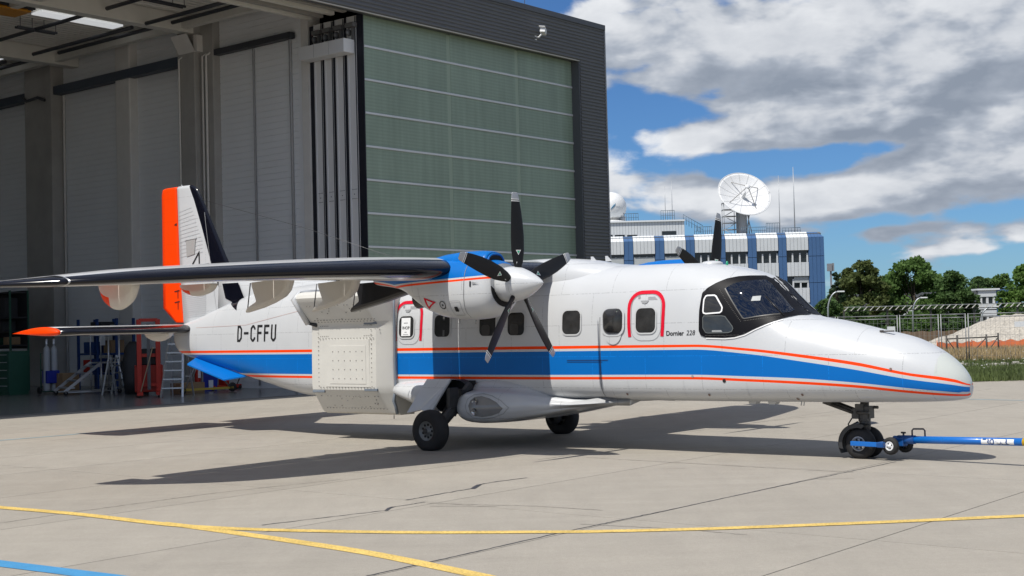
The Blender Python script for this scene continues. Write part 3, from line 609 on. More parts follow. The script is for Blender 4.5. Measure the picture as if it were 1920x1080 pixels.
# ------------------------------------------------------------------ cockpit glazing
prof = [(5.52, 1.928), (5.46, 1.975), (5.4, 2.035), (5.3, 2.14), (5.2, 2.235), (5.1, 2.34), (5.03, 2.405)]
profm = [(x, sec(x)[1]) for x, _ in prof]
mask = [(4.27, 2.24), (4.25, 2.0), (4.25, 1.72), (4.28, 1.66), (4.36, 1.63), (4.65, 1.62), (4.80, 1.63), (4.93, 1.665), (5.08, 1.73), (5.24, 1.80), (5.40, 1.858), (5.53, 1.90), (5.56, 1.903)]+[(x-.0, z-.0004) for x, z in profm]+[(4.95, 2.452), (4.82, 2.455), (4.70, 2.45), (4.57, 2.425), (4.44, 2.37), (4.34, 2.31)]
def fyc(x, z): return fy(x, z)
cutp = []
for dd in (.004, .012, .03, .06, .1):
    a, b = Vector((5.52, 0, 1.93)), Vector((5.03, 0, 2.405)); d = (b-a).normalized(); nrm_ = Vector((-d.z, 0, d.x)); cutp.append((tuple(a+nrm_*dd), tuple(nrm_))); cutp.append((tuple(a-nrm_*dd), tuple(nrm_)))
for dz in (.002, .008, .02, .04, .07): pass
SURR = mat('black_window_surround', (.006, .006, .008), .45, spec=.15)
WOUT = mat('bright_white_trim', (.82, .82, .82), .35)
for sg in (-1, 1):
    cs = patch('cockpit_surround', mask, fyc, SURR, sg, .012, cutp, AC, cell=.04)
    glass = [(4.60, 2.29), (4.685, 2.345), (4.80, 2.375), (4.92, 2.385), (5.02, 2.385)]+[(x-.014, z-.012) for x, z in profm[::-1][1:-1]]+[(5.44, 1.93), (5.30, 1.925), (5.13, 1.905), (5.0, 1.885), (4.93, 1.875), (4.905, 1.885)]
    wp = patch('windshield_pane', glass, fyc, GLASS, sg, .018, cutp, AC, cell=.04)
    ribbon('pane_rim', [glass], .014, fyc, mat('dull_rim', (.09, .09, .085), .4), sg, .020, wp, True)
    up = [(4.315, 2.15), (4.335, 2.195), (4.36, 2.205), (4.46, 2.205), (4.49, 2.19), (4.585, 2.06), (4.60, 2.03), (4.595, 1.985), (4.57, 1.965), (4.36, 1.955), (4.325, 1.965), (4.315, 1.99)]
    sw = patch('side_window', up, fyc, CABGL, sg, .017, (), AC, cell=.1); ribbon('window_frame', [up], .020, fyc, WOUT, sg, .021, sw, True)
    lw = [(4.315, 1.90), (4.33, 1.925), (4.60, 1.92), (4.65, 1.91), (4.76, 1.78), (4.775, 1.745), (4.755, 1.705), (4.70, 1.69), (4.40, 1.69), (4.36, 1.70), (4.32, 1.76)]
    sw2 = patch('side_window', lw, fyc, mat('smoky_side_glass', (.030, .034, .036), .08, spec=.6, var=.3, vscale=5), sg, .017, (), AC, cell=.1); ribbon('window_frame', [lw], .012, fyc, mat('smoky_rim', (.10, .11, .11), .4), sg, .019, sw2, True)
    patch('window_latch', [(4.46, 1.70), (4.62, 1.70), (4.60, 1.725), (4.46, 1.725)], fyc, mat('latch_grey', (.32, .33, .34), .5), sg, .021, (), sw2, cell=.3)
    ribbon('white_piping', [[(4.36, 1.618), (4.65, 1.608), (4.80, 1.618), (4.94, 1.652), (5.08, 1.718), (5.25, 1.79), (5.42, 1.85)]], .014, fyc, WOUT, sg, .010, cs)
    # rivets round the panes
    mb = MB()
    for k in range(26):
        x = 4.36+k*.02; mb.box((x, sg*(fy(x, 1.655)+.014), 1.655), (.006, .006, .006))
    for k in range(22):
        t = k/21; x = 4.52+t*.36; z = 2.28-t*.44; mb.box((x, sg*(fy(x, z)+.014), z), (.007, .007, .007))
    for k in range(24):
        t = k/23; x = 4.93+t*.5; z = 1.845+t*.055; mb.box((x, sg*(fy(x, z)+.014), z), (.007, .007, .007))
    mb.build('rivet_row', mat('worn_rivet', (.35, .34, .31), .4, .5), cs, kind='stuff')
    # wiper
    wpr = MB().tube([(5.42, sg*(fy(5.42, 1.90)+.03), 1.90), (5.28, sg*(fy(5.28, 2.02)+.03), 2.03), (5.14, sg*(fy(5.14, 2.16)+.025), 2.17)], .009, 6); wpr.tube([(5.12, sg*(fy(5.12, 2.2)+.02), 2.20), (5.30, sg*(fy(5.30, 1.98)+.02), 1.98)], .006, 5)
    wpr.build('wiper', BLK, AC)
patch('visor_card', [(4.98, 2.10), (5.09, 2.10), (5.08, 2.165), (4.985, 2.16)], fyc, mat('visor_white', (.40, .42, .42), .6), -1, .022, (), AC, cell=.03)
# centre post over the two panes
ztf = TC[1]
MB().tube([(x, 0, ztf(x)+.002) for x in np.linspace(5.0, 5.54, 14)], .010, 8).build('windshield_post', SURR, AC)
# things behind and on the roof
MB().lathe([(.16, 0), (.155, .02), (.12, .04), (.06, .05), (0, .052)], (4.02, .0, ztf(4.02)-.012), (0, 0, 1), 20).build('roof_dome', WHITE, AC)
MB().lathe([(.02, 0), (.02, .03), (.012, .06), (0, .065)], (4.28, -.02, ztf(4.28)-.01), (0, 0, 1), 10).build('beacon_light', mat('green_lens', (.02, .28, .16), .2), AC)
for x, h in ((1.95, .055), (2.22, .05)):
    MB().prism([(x+.06, 2.80), (x-.05, 2.80), (x-.055, 2.83+h), (x-.02, 2.83+h)], -.008, .008).build('blade_antenna', WHITE, AC)
MB().prism([(.9, .70), (1.15, .70), (1.08, .56), (1.0, .56)], -.01, .01).build('blade_antenna', WHITE, AC, loc=(.25, .2, -.02))
for x in (4.75, 5.05): MB().prism([(x-.07, .735), (x+.07, .735), (x+.04, .69), (x-.05, .69)], -.10, .02).build('belly_fairing', WHITE, AC, loc=(0, -.15, .005))
for x in (5.52, 5.56): MB().tube([(x, -.3, .745), (x-.01, -.3, .69)], .008, 6).build('drain_mast', WHITE, AC)
MB().bb(6.62, 6.80, -.215, -.175, 1.655, 1.672).bb(6.62, 6.65, -.225, -.165, 1.655, 1.678).build('nose_latch', mat('latch_dark', (.07, .065, .06), .5), AC)
# wing fairing on the roof
FT = [(3.0, 2.62, .30), (2.6, 2.70, .44), (2.2, 2.78, .55), (1.8, 2.85, .60), (1.2, 2.885, .62), (0, 2.885, .62), (-.9, 2.84, .60), (-1.6, 2.76, .5), (-2.2, 2.66, .35)]
fz, fh = pchip(*zip(*[(r[0], r[1]) for r in FT[::-1]])), pchip(*zip(*[(r[0], r[2]) for r in FT[::-1]]))
rg = []
for x in np.linspace(-2.2, 3.0, 40): rg.append([(x, -fh(x)*(1 if cos(a) > 0 else -1)*abs(cos(a))**.6, 2.40+(fz(x)-2.40)*abs(sin(a))**.6) for a in np.linspace(0, pi, 25)])
MB().loft(rg, 0, False, False).build('wing_root_fairing', WHITE, AC)
# ------------------------------------------------------------------ lettering on the side
# registration drawn with block strokes
def glyph(ch, x0, w, h, z0, t):
    x1, z1, c = x0+w, z0+h, w*.32; h2 = t/2
    L_, R_, B_, T_ = x0+h2, x1-h2, z0+h2, z1-h2
    if ch == 'D': return [[(L_, z0), (L_, z1)], [(L_, T_), (R_-c, T_), (R_, T_-c), (R_, B_+c), (R_-c, B_), (L_, B_)]]
    if ch == '-': return [[(x0+.01, z0+h*.52), (x1-.01, z0+h*.52)]]
    if ch == 'C': return [[(R_, z1-h*.27), (R_, T_-c*.8), (R_-c*.8, T_), (L_+c*.8, T_), (L_, T_-c*.8), (L_, B_+c*.8), (L_+c*.8, B_), (R_-c*.8, B_), (R_, B_+c*.8), (R_, z0+h*.27)]]
    if ch == 'F': return [[(L_, z0), (L_, z1)], [(L_, T_), (x1, T_)], [(L_, z0+h*.52), (x1-.02, z0+h*.52)]]
    if ch == 'U': return [[(L_, z1), (L_, B_+c*.8), (L_+c*.8, B_), (R_-c*.8, B_), (R_, B_+c*.8), (R_, z1)]]
ls = []; xx = -5.87
for ch in 'D-CFFU':
    ls += glyph(ch, xx, .158 if ch != '-' else .17, .305, 1.69, .044); xx += .215 if ch != '-' else .225
ribbon('registration_lettering', ls, .044, fy, LETTER, -1, .004, AC, label='black registration letters D-CFFU')
text_mesh('Dornier', .092, 'type_lettering', LETTER, AC, lambda u, v: Vector((3.72+u*.95, -fy(3.72+u, 1.66+v)-.004, 1.665+v)), bold=.002)
text_mesh('228', .098, 'type_lettering', LETTER, AC, lambda u, v: Vector((4.045+u*.95+v*.18, -fy(4.045+u, 1.66+v)-.004, 1.665+v)))
# ------------------------------------------------------------------ wings
WST = [(0, 1.60, -.72, .36, 2.655), (2.3, 1.60, -.80, .35, 2.65), (2.9, 1.60, -1.0, .35, 2.645), (3.7, 1.57, -1.08, .33, 2.64), (4.9, 1.31, -1.10, .285, 2.615), (6.1, 1.0, -1.11, .24, 2.575), (7.2, .66, -1.10, .205, 2.525), (7.7, .32, -1.07, .16, 2.50), (8.1, -.15, -1.04, .11, 2.485), (8.4, -.62, -1.01, .06, 2.48), (8.485, -.84, -1.0, .025, 2.48)]
WF = [pchip([r[0] for r in WST], [r[i] for r in WST]) for i in range(1, 5)]
def thick(c, t): c = min(max(c, 0), 1); return 5*t*(.2969*sqrt(c)-.126*c-.3516*c*c+.2843*c**3-.1036*c**4)
def camber(c): return .018*(4*c*(1-c))
def airfoil_ring(le, te, t, z0, c0, c1, P):
    ch = le-te; cs_ = [c0+(c1-c0)*(1-cos(pi*k/14))/2 for k in range(15)] if c0 > 0 else [c1*(k/18)**1.8 for k in range(19)]
    up_ = [(le-c*ch, camber(c)*ch+thick(c, t/ch)*ch) for c in cs_]; dn = [(le-c*ch, camber(c)*ch-thick(c, t/ch)*ch*.92) for c in cs_]
    pts = up_[::-1]+dn[1 if c0 == 0 else 0:]
    return [P(x, z0+dz) for x, dz in pts], [c for c in cs_[::-1]]+[c for c in cs_[1 if c0 == 0 else 0:]]
def wing_piece(name, stations, c0, c1, mats, F4, mapP, mf, parent):
    rings = []
    for s in stations:
        le, te, t, z0 = [f(s) for f in F4]; r_, cl = airfoil_ring(le, te, t, z0, c0, c1, lambda x, z, s=s: mapP(s, x, z)); rings.append(r_)
    return MB().loft(rings, 0, True, True, True, lambda i, k: mf((stations[i]+stations[i+1])/2, max(cl[k], cl[(k+1) % len(cl)]), k)).build(name, mats, parent)
FAIR = mat('beige_fairing_paint', (.66, .63, .58), .45, var=.05)  # one even beige over the whole fairing
for sg in (-1, 1):
    mp = lambda s, x, z: (x, sg*s, z)
    mfw = lambda s, c, k: (1 if c < .135 else 0) if s < 7.62 or s > 7.66 else 2
    ystn = sorted(list(np.linspace(.3, 7.6, 26))+[7.75, 7.87, 7.885, 7.95, 8.1, 8.2, 8.3, 8.4, 8.45, 8.485])
    w = wing_piece('wing', [y for y in ystn if y <= 7.885], 0, .76, [WHITEW, BOOT, ALU], WF, mp, lambda s, c, k: 2 if 7.87 < s else (1 if c < .135 else 0), AC)
    wing_piece('wing_tip', [y for y in ystn if y >= 7.885], 0, 1, [WHITEW, BOOT, ORANGE], WF, mp, lambda s, c, k: 1 if c < .25 else (2 if c > .7 else 0), AC)
    wing_piece('flap', list(np.linspace(.95, 4.95, 10)), .765, 1, [WHITEW], WF, mp, lambda s, c, k: 0, AC)
    wing_piece('aileron', list(np.linspace(5.0, 7.6, 8)), .765, 1, [ORANGE], WF, mp, lambda s, c, k: 0, AC)
    MB().tube([(.95, sg*8.02, 2.50), (.2, sg*8.05, 2.50)], .012, 6).build('tip_light', ALU, AC) if False else None
    # hinge fairings under the trailing edge
    hook = [(-.16, 2.60), (-.20, 2.50), (-.24, 2.42), (-.34, 2.34), (-.55, 2.265), (-.80, 2.20), (-1.14, 2.14), (-.92, 2.235), (-.90, 2.29), (-.99, 2.50), (-1.0, 2.56)]
    for y, m_ in ((4.2, FAIR), (2.93, FAIR), (2.12, BLK)):
        n_ = 9; rg = []
        def hk(t, flip):
            return t
        mb = MB(); cx, cz = -.6, 2.40
        poly = hook if m_ is FAIR else [(.58, 2.60), (.55, 2.52), (.35, 2.42), (0, 2.36), (-.4, 2.27), (-1.14, 2.13), (-.95, 2.24), (-.94, 2.31), (-1.02, 2.56)]
        n0 = len(poly); hw_ = .075 if m_ is FAIR else .11
        lay = []
        for t, sc_ in ((-1, .86), (-.8, .95), (-.4, 1), (.4, 1), (.8, .95), (1, .86)):
            lay.append([(cx+(x-cx)*sc_, sg*y+t*hw_, 2.58+(z-2.58)*sc_) for x, z in poly])
        mb.loft(lay, 0, True, True, False)
        fo = mb.build('flap_fairing', m_, AC)
        MB().tube([(-1.15, sg*y, 2.145), (-1.07, sg*y, 2.56)], .009, 5).build('static_rod', STEEL, fo)
    # aileron horn fairings, white with an orange tail
    for y, zb_, x0_, x1_ in ((6.62, 2.18, -.36, -1.09), (5.35, 2.36, -.42, -1.09)):
        mb = MB(); pts = []; n_ = 16
        lay = []
        for t, sc_ in ((-1, .55), (-.7, .9), (0, 1), (.7, .9), (1, .55)):
            ring_ = []
            for k in range(n_+1):
                a = pi*k/n_; ring_.append((x0_+(x1_-x0_)*(1-cos(a))/2, sg*y+t*.06, 2.52-(2.52-zb_)*sin(a)**.8*sc_))
            lay.append(ring_)
        mb.loft(lay, 0, True, True, True, lambda i, k: 1 if 9 < k < 16 else 0).build('aileron_fairing', [FAIR, ORANGE], AC)
# ------------------------------------------------------------------ tail
TF = [pchip([0, 4], [-7.62, -7.66]), pchip([0, 4], [-9.05, -9.08]), pchip([0, 3.0, 4], [.19, .17, .15]), pchip([0, 4], [1.945, 1.945])]
for sg in (-1, 1):
    mp = lambda s, x, z: (x, sg*s, z)
    wing_piece('tailplane', list(np.linspace(.15, 3.1, 8)), 0, .62, [WHITEW, BOOT], TF, mp, lambda s, c, k: 1 if c < .16 else 0, AC)
    wing_piece('elevator', list(np.linspace(.2, 3.1, 6)), .63, 1, [ORANGE], TF, mp, lambda s, c, k: 0, AC)
    rg = []
    for s, le, t in ((3.101, -7.66, .17), (3.15, -7.72, .165), (3.2, -7.95, .12), (3.22, -8.4, .05)):
        rg.append(airfoil_ring(le, -9.08, t, 1.945, 0, 1, lambda x, z, s=s: (x, sg*s, z))[0])
    MB().loft(rg, 0, True, True, True).build('tailplane_tip', ORANGE, AC)
    mb = MB(); lay = []
    for t, sc_ in ((-1, .5), (-.6, .9), (0, 1), (.6, .9), (1, .5)):
        lay.append([(-7.75-.85*(1-cos(pi*k/12))/2, sg*.62+t*.06, 1.93-.20*sin(pi*k/12)**.8*sc_) for k in range(13)])
    mb.loft(lay, 0, True, True, True).build('elevator_fairing', FAIR, AC)
def fin_le(z): return np.interp(z, [2.0, 2.27, 3.2, 4.62, 4.76, 4.83], [-6.16, -6.29, -6.74, -7.58, -7.70, -7.85])
def fin_h(z): return np.interp(z, [2.0, 3.2, 4.83], [-8.11, -8.22, -8.27])
FINT = lambda z: np.interp(z, [2, 4.83], [.22, .11])
def fin_y(x, z):
    le, te = fin_le(z), -8.9; c = (le-x)/(le-te); return thick(max(c, .0005), FINT(z)/(le-te))*(le-te)
zs = list(np.linspace(1.95, 4.7, 16))+[4.76, 4.80, 4.83]
def boot_x(z): return np.interp(z, [2.28, 2.30, 2.44, 2.56, 2.72, 3.25, 3.9, 4.5, 4.83], [-6.29, -6.34, -6.62, -6.86, -6.95, -7.20, -7.46, -7.72, -7.90])
zs = sorted(zs+[2.29, 2.44, 2.56, 2.72, 2.9])
rg = []
for z in zs:
    le = fin_le(z); te = fin_h(z); xb = min(boot_x(z), le-.01); q = .35 if z > 4.82 else 1
    xs_ = [le-(le-xb)*(k/8)**1.7 for k in range(9)]+[xb-(xb-te)*k/7 for k in range(1, 8)]
    rg.append([(x, -fin_y(x, z)*q, z) for x in xs_[::-1]]+[(x, fin_y(x, z)*q, z) for x in xs_[1:]])
MB().loft(rg, 0, True, True, True, lambda i, k: 1 if 7 <= k <= 22 and zs[i] >= 2.28 else 0).build('fin', [WHITE, BOOT], AC)
rg = []
for x, zt_, h_ in ((-6.95, 3.12, .10), (-6.6, 2.98, .10), (-6.2, 2.92, .09), (-5.4, 2.86, .08), (-4.6, 2.81, .07), (-3.9, 2.76, .06), (-3.3, 2.70, .05)):
    rg.append([(x, -h_*1.5, 2.1), (x, -h_, zt_-.25), (x, -h_*.6, zt_-.06), (x, 0, zt_), (x, h_*.6, zt_-.06), (x, h_, zt_-.25), (x, h_*1.5, 2.1)])
MB().loft(rg, 0, True, True, True).build('dorsal_fin', WHITE, AC)
rg = []
for z in [2.09, 2.12, 2.4, 3, 3.6, 4.2, 4.7, 4.77, 4.80, 4.825]:
    h = fin_h(z)-.012; te = np.interp(z, [2.09, 2.27, 4.72, 4.80, 4.825], [-8.35, -8.86, -8.84, -8.80, -8.70]); q = .4 if z > 4.82 else 1
    xs_ = np.linspace(h, te, 6); rg.append([(x, -fin_y(x, z)*q, z) for x in xs_[::-1]]+[(x, fin_y(x, z)*q, z) for x in xs_])
MB().loft(rg, 0, True, True, True).build('rudder', ORANGE, AC)
boot = [(-7.80, 4.80), (-7.705, 4.758), (-7.585, 4.615), (-7.16, 3.9), (-6.745, 3.195), (-6.5, 2.70), (-6.32, 2.30), (-6.62, 2.44), (-6.86, 2.56), (-6.95, 2.72), (-7.20, 3.25), (-7.46, 3.9), (-7.70, 4.5)]
boot = [(x-.004, z) for x, z in boot]
for sg in (-1, 1):
    bt = MB(); g_ = []
    for i in range(25):
        z = 2.82-.53*i/24; xl = np.interp(z, [2.29, 2.53, 2.72, 2.82], [-6.03, -6.72, -6.80, -6.84]); xr = np.interp(z, [2.29, 2.82], [-6.02, -6.36])
        for k in range(13):
            x = xl+(xr-xl)*k/12; g_.append((x, sg*(max(fin_y(x, z), .156-.09*(z-2.1), fy(x, z))+.012), z))
    bt.add(g_, [(i*13+k, i*13+k+1, (i+1)*13+k+1, (i+1)*13+k) for i in range(24) for k in range(12)]).build('deicing_boot', BOOT, AC)
    ln = []
    for k in range(13):
        z = 3.42+k*.075; x0 = fin_h(z)+.03; x1 = fin_le(z)-.50-(z-3.3)*-.10
        ln.append([(x0, z-.02), (min(x1, -7.45), z+.05)])
    for k in range(16):
        z = 2.20+k*.038; ln.append([(fin_h(z)+.03, z-.015), (-7.35, z+.03)])
    for l_ in ln: ribbon('fin_rib', [l_], .010, fin_y, mat('rib_shade_grey', (.50, .51, .52), .5), sg, .005, AC, step=.2)
    ribbon('fin_joint', [[(-7.42, 4.25), (-7.28, 3.6), (-7.20, 3.2), (-7.02, 2.3)]], .008, fin_y, SEAM, sg, .006, AC)
    patch('fin_panel', [(-7.98, 3.72), (-7.66, 3.74), (-7.70, 3.44), (-7.96, 3.40)], fin_y, mat('warm_grey_panel', (.36, .355, .35), .5), sg, .012, (), AC, cell=.1)
    ribbon('panel_hood', [[(-8.02, 3.75), (-7.64, 3.77)]], .05, fin_y, WHITE, sg, .02, AC)
    # black emblem: an open sail shape over a swept bar
    ribbon('tail_emblem', [[(-7.78, 3.235), (-7.56, 3.47), (-7.555, 3.24)]], .035, fin_y, LETTER, sg, .007, AC)
    patch('tail_emblem', [(-8.0, 3.16), (-7.95, 3.215), (-7.25, 3.235), (-7.32, 3.17)], fin_y, LETTER, sg, .007, (), AC, cell=.15)
    patch('rudder_mark', [(-8.40, 4.06), (-8.30, 4.10), (-8.30, 4.04)], fin_y, LETTER, sg, .006, (), AC)
    for z in (2.72, 2.50): ribbon('rudder_hinge', [[(-8.42, z), (-8.24, z+.02)], [(-8.30, z), (-8.30, z-.14)]], .02, fin_y, LETTER, sg, .008, AC)
    # ventral strake
    A_ = [(-7.50, sg*.25, 1.40), (-5.80, sg*.42, 1.06), (-6.15, sg*.66, 1.0), (-7.40, sg*.54, 1.285)]
    MB().add([Vector(v) for v in A_]+[Vector(v)-Vector((0, 0, .025)) for v in A_], [(0, 1, 2, 3), (7, 6, 5, 4), (0, 4, 5, 1), (1, 5, 6, 2), (2, 6, 7, 3), (3, 7, 4, 0)]).build('ventral_strake', BLUE, AC)
MB().tube([(-7.70, 0, 4.55), (-4.2, -.35, 3.72), (-1.0, -.7, 2.86)], .004, 4).build('wire_antenna', STEEL, AC)
MB().tube([(-8.18, 0, 4.815), (-8.18, 0, 4.86)], .01, 5).build('tail_light', ALU, AC)
# ------------------------------------------------------------------ side pod (starboard, behind the wing)
prof_ = [(-.40, 2.50), (-.8, 2.53), (-1.16, 2.525), (-1.27, 2.51), (-1.34, 2.465), (-1.365, 2.41), (-1.34, 2.345), (-1.075, 1.995), (-1.05, 1.95), (-1.045, 1.90), (-1.06, 1.4), (-1.065, .95), (-1.055, .86), (-1.01, .79), (-.84, .52), (-.80, .47), (-.72, .44), (-.40, .44)]
def pod_ring(x, g, sh=0): return [(x+(sh if z > 1.97 else 0), -.74+(y+.74)*g if y < -.74 else y, z) for y, z in prof_]
rg = [pod_ring(-3.27, 1, -.06), pod_ring(-2.6, 1, -.04), pod_ring(-1.80, 1), pod_ring(-1.74, .97), pod_ring(-1.545, .50), pod_ring(-1.525, .40), pod_ring(-1.515, .12)]
pod = MB().loft(rg, 0, True, True, True).build('side_pod', POD, AC)
pod.data.polygons.foreach_set('use_smooth', [True]*len(pod.data.polygons)); pod.data.set_sharp_from_angle(angle=radians(24))
MB().tube([(-1.525, y, z) for y, z in [(-.83, 2.46), (-.83, 2.1), (-.83, 1.9), (-.83, 1.4), (-.83, .9), (-.85, .78), (-.88, .68), (-.83, .58), (-.80, .46)]], .026, 6).build('seal_strip', SEAL, pod)
MB().tube([(-3.31, -1.24, 2.50), (-3.34, -1.35, 2.40), (-3.30, -1.08, 1.99), (-3.13, -1.065, 1.955)], .035, 8).build('seal_strip', mat('black_seal', (.02, .022, .025), .5), pod)
MB().tube([(-3.37, -.8, 2.52), (-3.34, -1.24, 2.51), (-3.36, -1.37, 2.40), (-3.31, -1.10, 1.98)], .05, 8).build('end_lip', WHITE, pod)
for z, x0, x1, y in ((.865, -2.02, -1.72, -1.05), (1.965, -2.0, -1.72, -1.05), (.83, -3.27, -2.98, -1.05)):
    MB().bb(x0, x1, y-.012, y+.03, z-.022, z+.022).build('seal_strip', SEAL, pod, bevel=.008)
MB().bb(-2.83, -1.96, -1.0725, -1.04, .96, 1.60).build('access_panel', POD, pod, bevel=.003)
MB().bb(-2.92, -1.88, -1.0665, -1.04, .91, 1.70).build('panel_frame', POD, pod, bevel=.002)
mb = MB()
RV = lambda x, y, z: mb.box((x, y, z), (.014, .010, .014))
for k in range(6):
    for j in range(4): RV(-2.74+k*.14, -1.075, 1.05+j*.15)
for k in range(14): RV(-3.10, -1.064, .92+k*.075); RV(-1.83, -1.064, .92+k*.078)
for k in range(18): RV(-3.06+k*.075, -1.064, 1.72); RV(-3.06+k*.075, -1.068, .90); RV(-3.06+k*.078, -1.082, 2.0)
for k in range(20):
    for j, (yy, zz) in enumerate(((-1.11, 2.035), (-1.29, 2.275), (-.99, .755), (-.86, .545))):
        if (k+j) % 3 or j in (0, 3): RV(-3.12+k*.075, yy-.004, zz-.004)
for k in range(16): yy = random.uniform(0, 1); RV(-3.05+random.random()*1.2, -1.11-.19*yy, 2.03+.25*yy)
for k in range(14): yy = random.uniform(0, 1); RV(-2.95+random.random()*1.2, -.87-.12*yy, .555+.19*yy)
for x0 in (-3.05, -2.0):
    for k in range(5): RV(x0+k*.045, -1.05, 1.76); RV(x0+k*.045, -1.048, 1.93)
mb.build('rivets', mat('dark_rivet', (.26, .25, .235), .5), pod, kind='stuff')
MB().tube([(-1.60, -.80, .45), (-1.60, -.80, .38)], .008, 5).build('drain_pin', STEEL, pod)
# ------------------------------------------------------------------ nacelles and propellers
NY = 2.55
NT = [(2.28, 2.12, 2.71, .30), (2.22, 2.04, 2.745, .345), (2.05, 1.975, 2.775, .38), (1.7, 1.95, 2.80, .405), (1.35, 1.985, 2.815, .42), (1.05, 2.08, 2.82, .42), (.85, 2.20, 2.815, .405), (.65, 2.33, 2.80, .36), (.4, 2.42, 2.78, .28), (-.1, 2.50, 2.72, .16)]
NZ = [pchip([r[0] for r in NT[::-1]], [r[i] for r in NT[::-1]]) for i in (1, 2, 3)]
def nac_y(x, z):
    zb, zt, hw = [f(x) for f in NZ]; zc = zb+(zt-zb)*.5; t = abs(z-zc)/((zt-zb)/2); return 0 if t >= 1 else hw*(1-t**2.5)**(1/2.5)
def stripe_z(x): return np.interp(x, [.4, 2.3], [2.435, 2.50])
rg = []
XN = np.concatenate([np.linspace(-.1, 1, 14), np.linspace(1.08, 2.0, 10), [2.08, 2.15, 2.2, 2.24, 2.265, 2.28]])
for x in XN:
    zb, zt, hw = [f(x) for f in NZ]; s0 = min(max(stripe_z(x), zb+.02), zt-.06)
    rows = [zb+(s0-zb)*q for q in (0, .005, .03, .09, .2, .36, .55, .78)]+[s0, s0+.028, s0+.05]+[s0+.05+(zt-s0-.05)*q for q in (.25, .5, .72, .88, .97, .995, 1)]
    ys = [nac_y(x, z) for z in rows]; ys[0] = ys[-1] = 0
    rg.append([(x, -y, z) for y, z in zip(ys, rows)]+[(x, y, z) for y, z in list(zip(ys, rows))[-2:0:-1]])
nn_ = len(rows)
def nm(i, k):
    j = k if k < nn_-1 else 2*(nn_-1)-1-k
    return 2 if j == 8 else 1 if j >= 10 else 0
def make_engine():
    na = MB().loft(rg, 0, True, True, True, nm).build('engine_nacelle', [WHITE, BLUE, ORANGE], AC)
    # intake scoop on top
    sr = []
    for x, zt, hw in ((.7, 2.79, .10), (1.0, 2.84, .17), (1.3, 2.885, .21), (1.6, 2.905, .235), (1.9, 2.905, .24), (2.06, 2.89, .235), (2.12, 2.87, .22)):
        sr.append([(x, hw*(1 if cos(a) > 0 else -1)*abs(cos(a))**.7, 2.58+(zt-2.58)*(abs(sin(a))**.7 if sin(a) > 0 else -.12*abs(sin(a)))) for a in np.linspace(0, 2*pi, 29)[:-1]])
    sc_ = MB().loft(sr, 0, True, True, True).build('intake_scoop', BLUE, na)
    mo = [(x+.012, y*.80, 2.735+(z-2.735)*.76) for x, y, z in sr[-1]]
    MB().add(mo, [list(range(len(mo)))]).build('intake_mouth', DARK, na); MB().tube([(p_[0]-.004, p_[1]*1.06, 2.735+(p_[2]-2.735)*1.08) for p_ in mo+mo[:1]], .016, 6).build('intake_lip', BLUE, na)
    # chin intake under the spinner
    pts = []
    for k in range(17):
        a = pi+pi*k/16; pts.append((.30*cos(a), 2.40+.285*sin(a)))
    for k in range(17):
        a = 2*pi-pi*k/16; pts.append((.235*cos(a), 2.36+.10*sin(a)))
    MB().prism(pts, 2.262, 2.288, ax='yz').build('chin_intake', DARK, na)
    # fasteners and markings on the outer side
    for sg in (-1, 1):
        mk = lambda nm_, pl, m_, of=.006: patch(nm_, pl, nac_y, m_, sg, of, (), na, cell=.03)
        mk('warning_triangle', [(1.14, 2.28), (1.15, 2.115), (1.36, 2.21)], RED); mk('triangle_field', [(1.185, 2.245), (1.19, 2.155), (1.30, 2.205)], mat('pale_field', (.62, .62, .60), .5), .008)
        ribbon('filler_ring', [[(1.475+.05*cos(2*pi*k/16), 2.165+.052*sin(2*pi*k/16)) for k in range(16)]], .012, nac_y, LETTER, sg, .006, na, True)
        mk('filler_dot', rrect(1.475, 2.165, .03, .03, .014), LETTER)
        mk('inspection_hole', rrect(1.70, 2.105, .06, .065, .008), BLK, .006); ribbon('inspection_seam', [rrect(1.70, 2.115, .18, .20, .02)], .006, nac_y, SEAM, sg, .005, na, True)
        mk('side_vent', [(1.975, 2.475), (2.0, 2.475), (2.0, 2.40), (1.975, 2.40)], BLK); mk('side_vent', [(2.02, 2.465), (2.13, 2.44), (2.02, 2.435)], GREYP, .012)
        ribbon('cowl_seam', [[(1.83+.05*sin((z-1.97)*3), z) for z in np.linspace(1.985, 2.73, 14)]], .008, nac_y, mat('cowl_seam', (.22, .23, .24), .6), sg, .005, na)
        ribbon('cowl_seam', [[(1.30, 2.50), (1.12, 2.74)]], .008, nac_y, mat('pale_blue_seam', (.05, .22, .55), .6), sg, .005, na)
        ribbon('cowl_seam', [[(1.06, 2.10), (1.05, 2.42)]], .006, nac_y, SEAM, sg, .005, na)
    MB().lathe([(.10, 0), (.125, .1), (.13, .30), (.115, .30), (.10, .1), (0, .08)], (.95, 0, 2.30), (-1, 0, -.12), 18).build('exhaust_stub', BLK, na)
    for x in (1.15, 1.45, 1.75): MB().tube([(x, 0, NZ[0](x)+.01), (x-.01, 0, NZ[0](x)-.06)], .012, 6).build('drain_mast', GREYP, na)
    # propeller
    px_, pz_ = 2.52, 2.42
    pr = empty('propeller', (px_, 0, pz_)); pr.parent = AC
    MB().lathe([(.02, -.27), (.20, -.27), (.232, -.24), (.243, -.12), (.238, -.03), (.216, .06), (.178, .155), (.133, .245), (.084, .33), (.038, .393), (.010, .42), (0, .423)], (0, 0, 0), (1, 0, 0), 32).build('spinner', WHITE, pr)
    R_ = 1.245
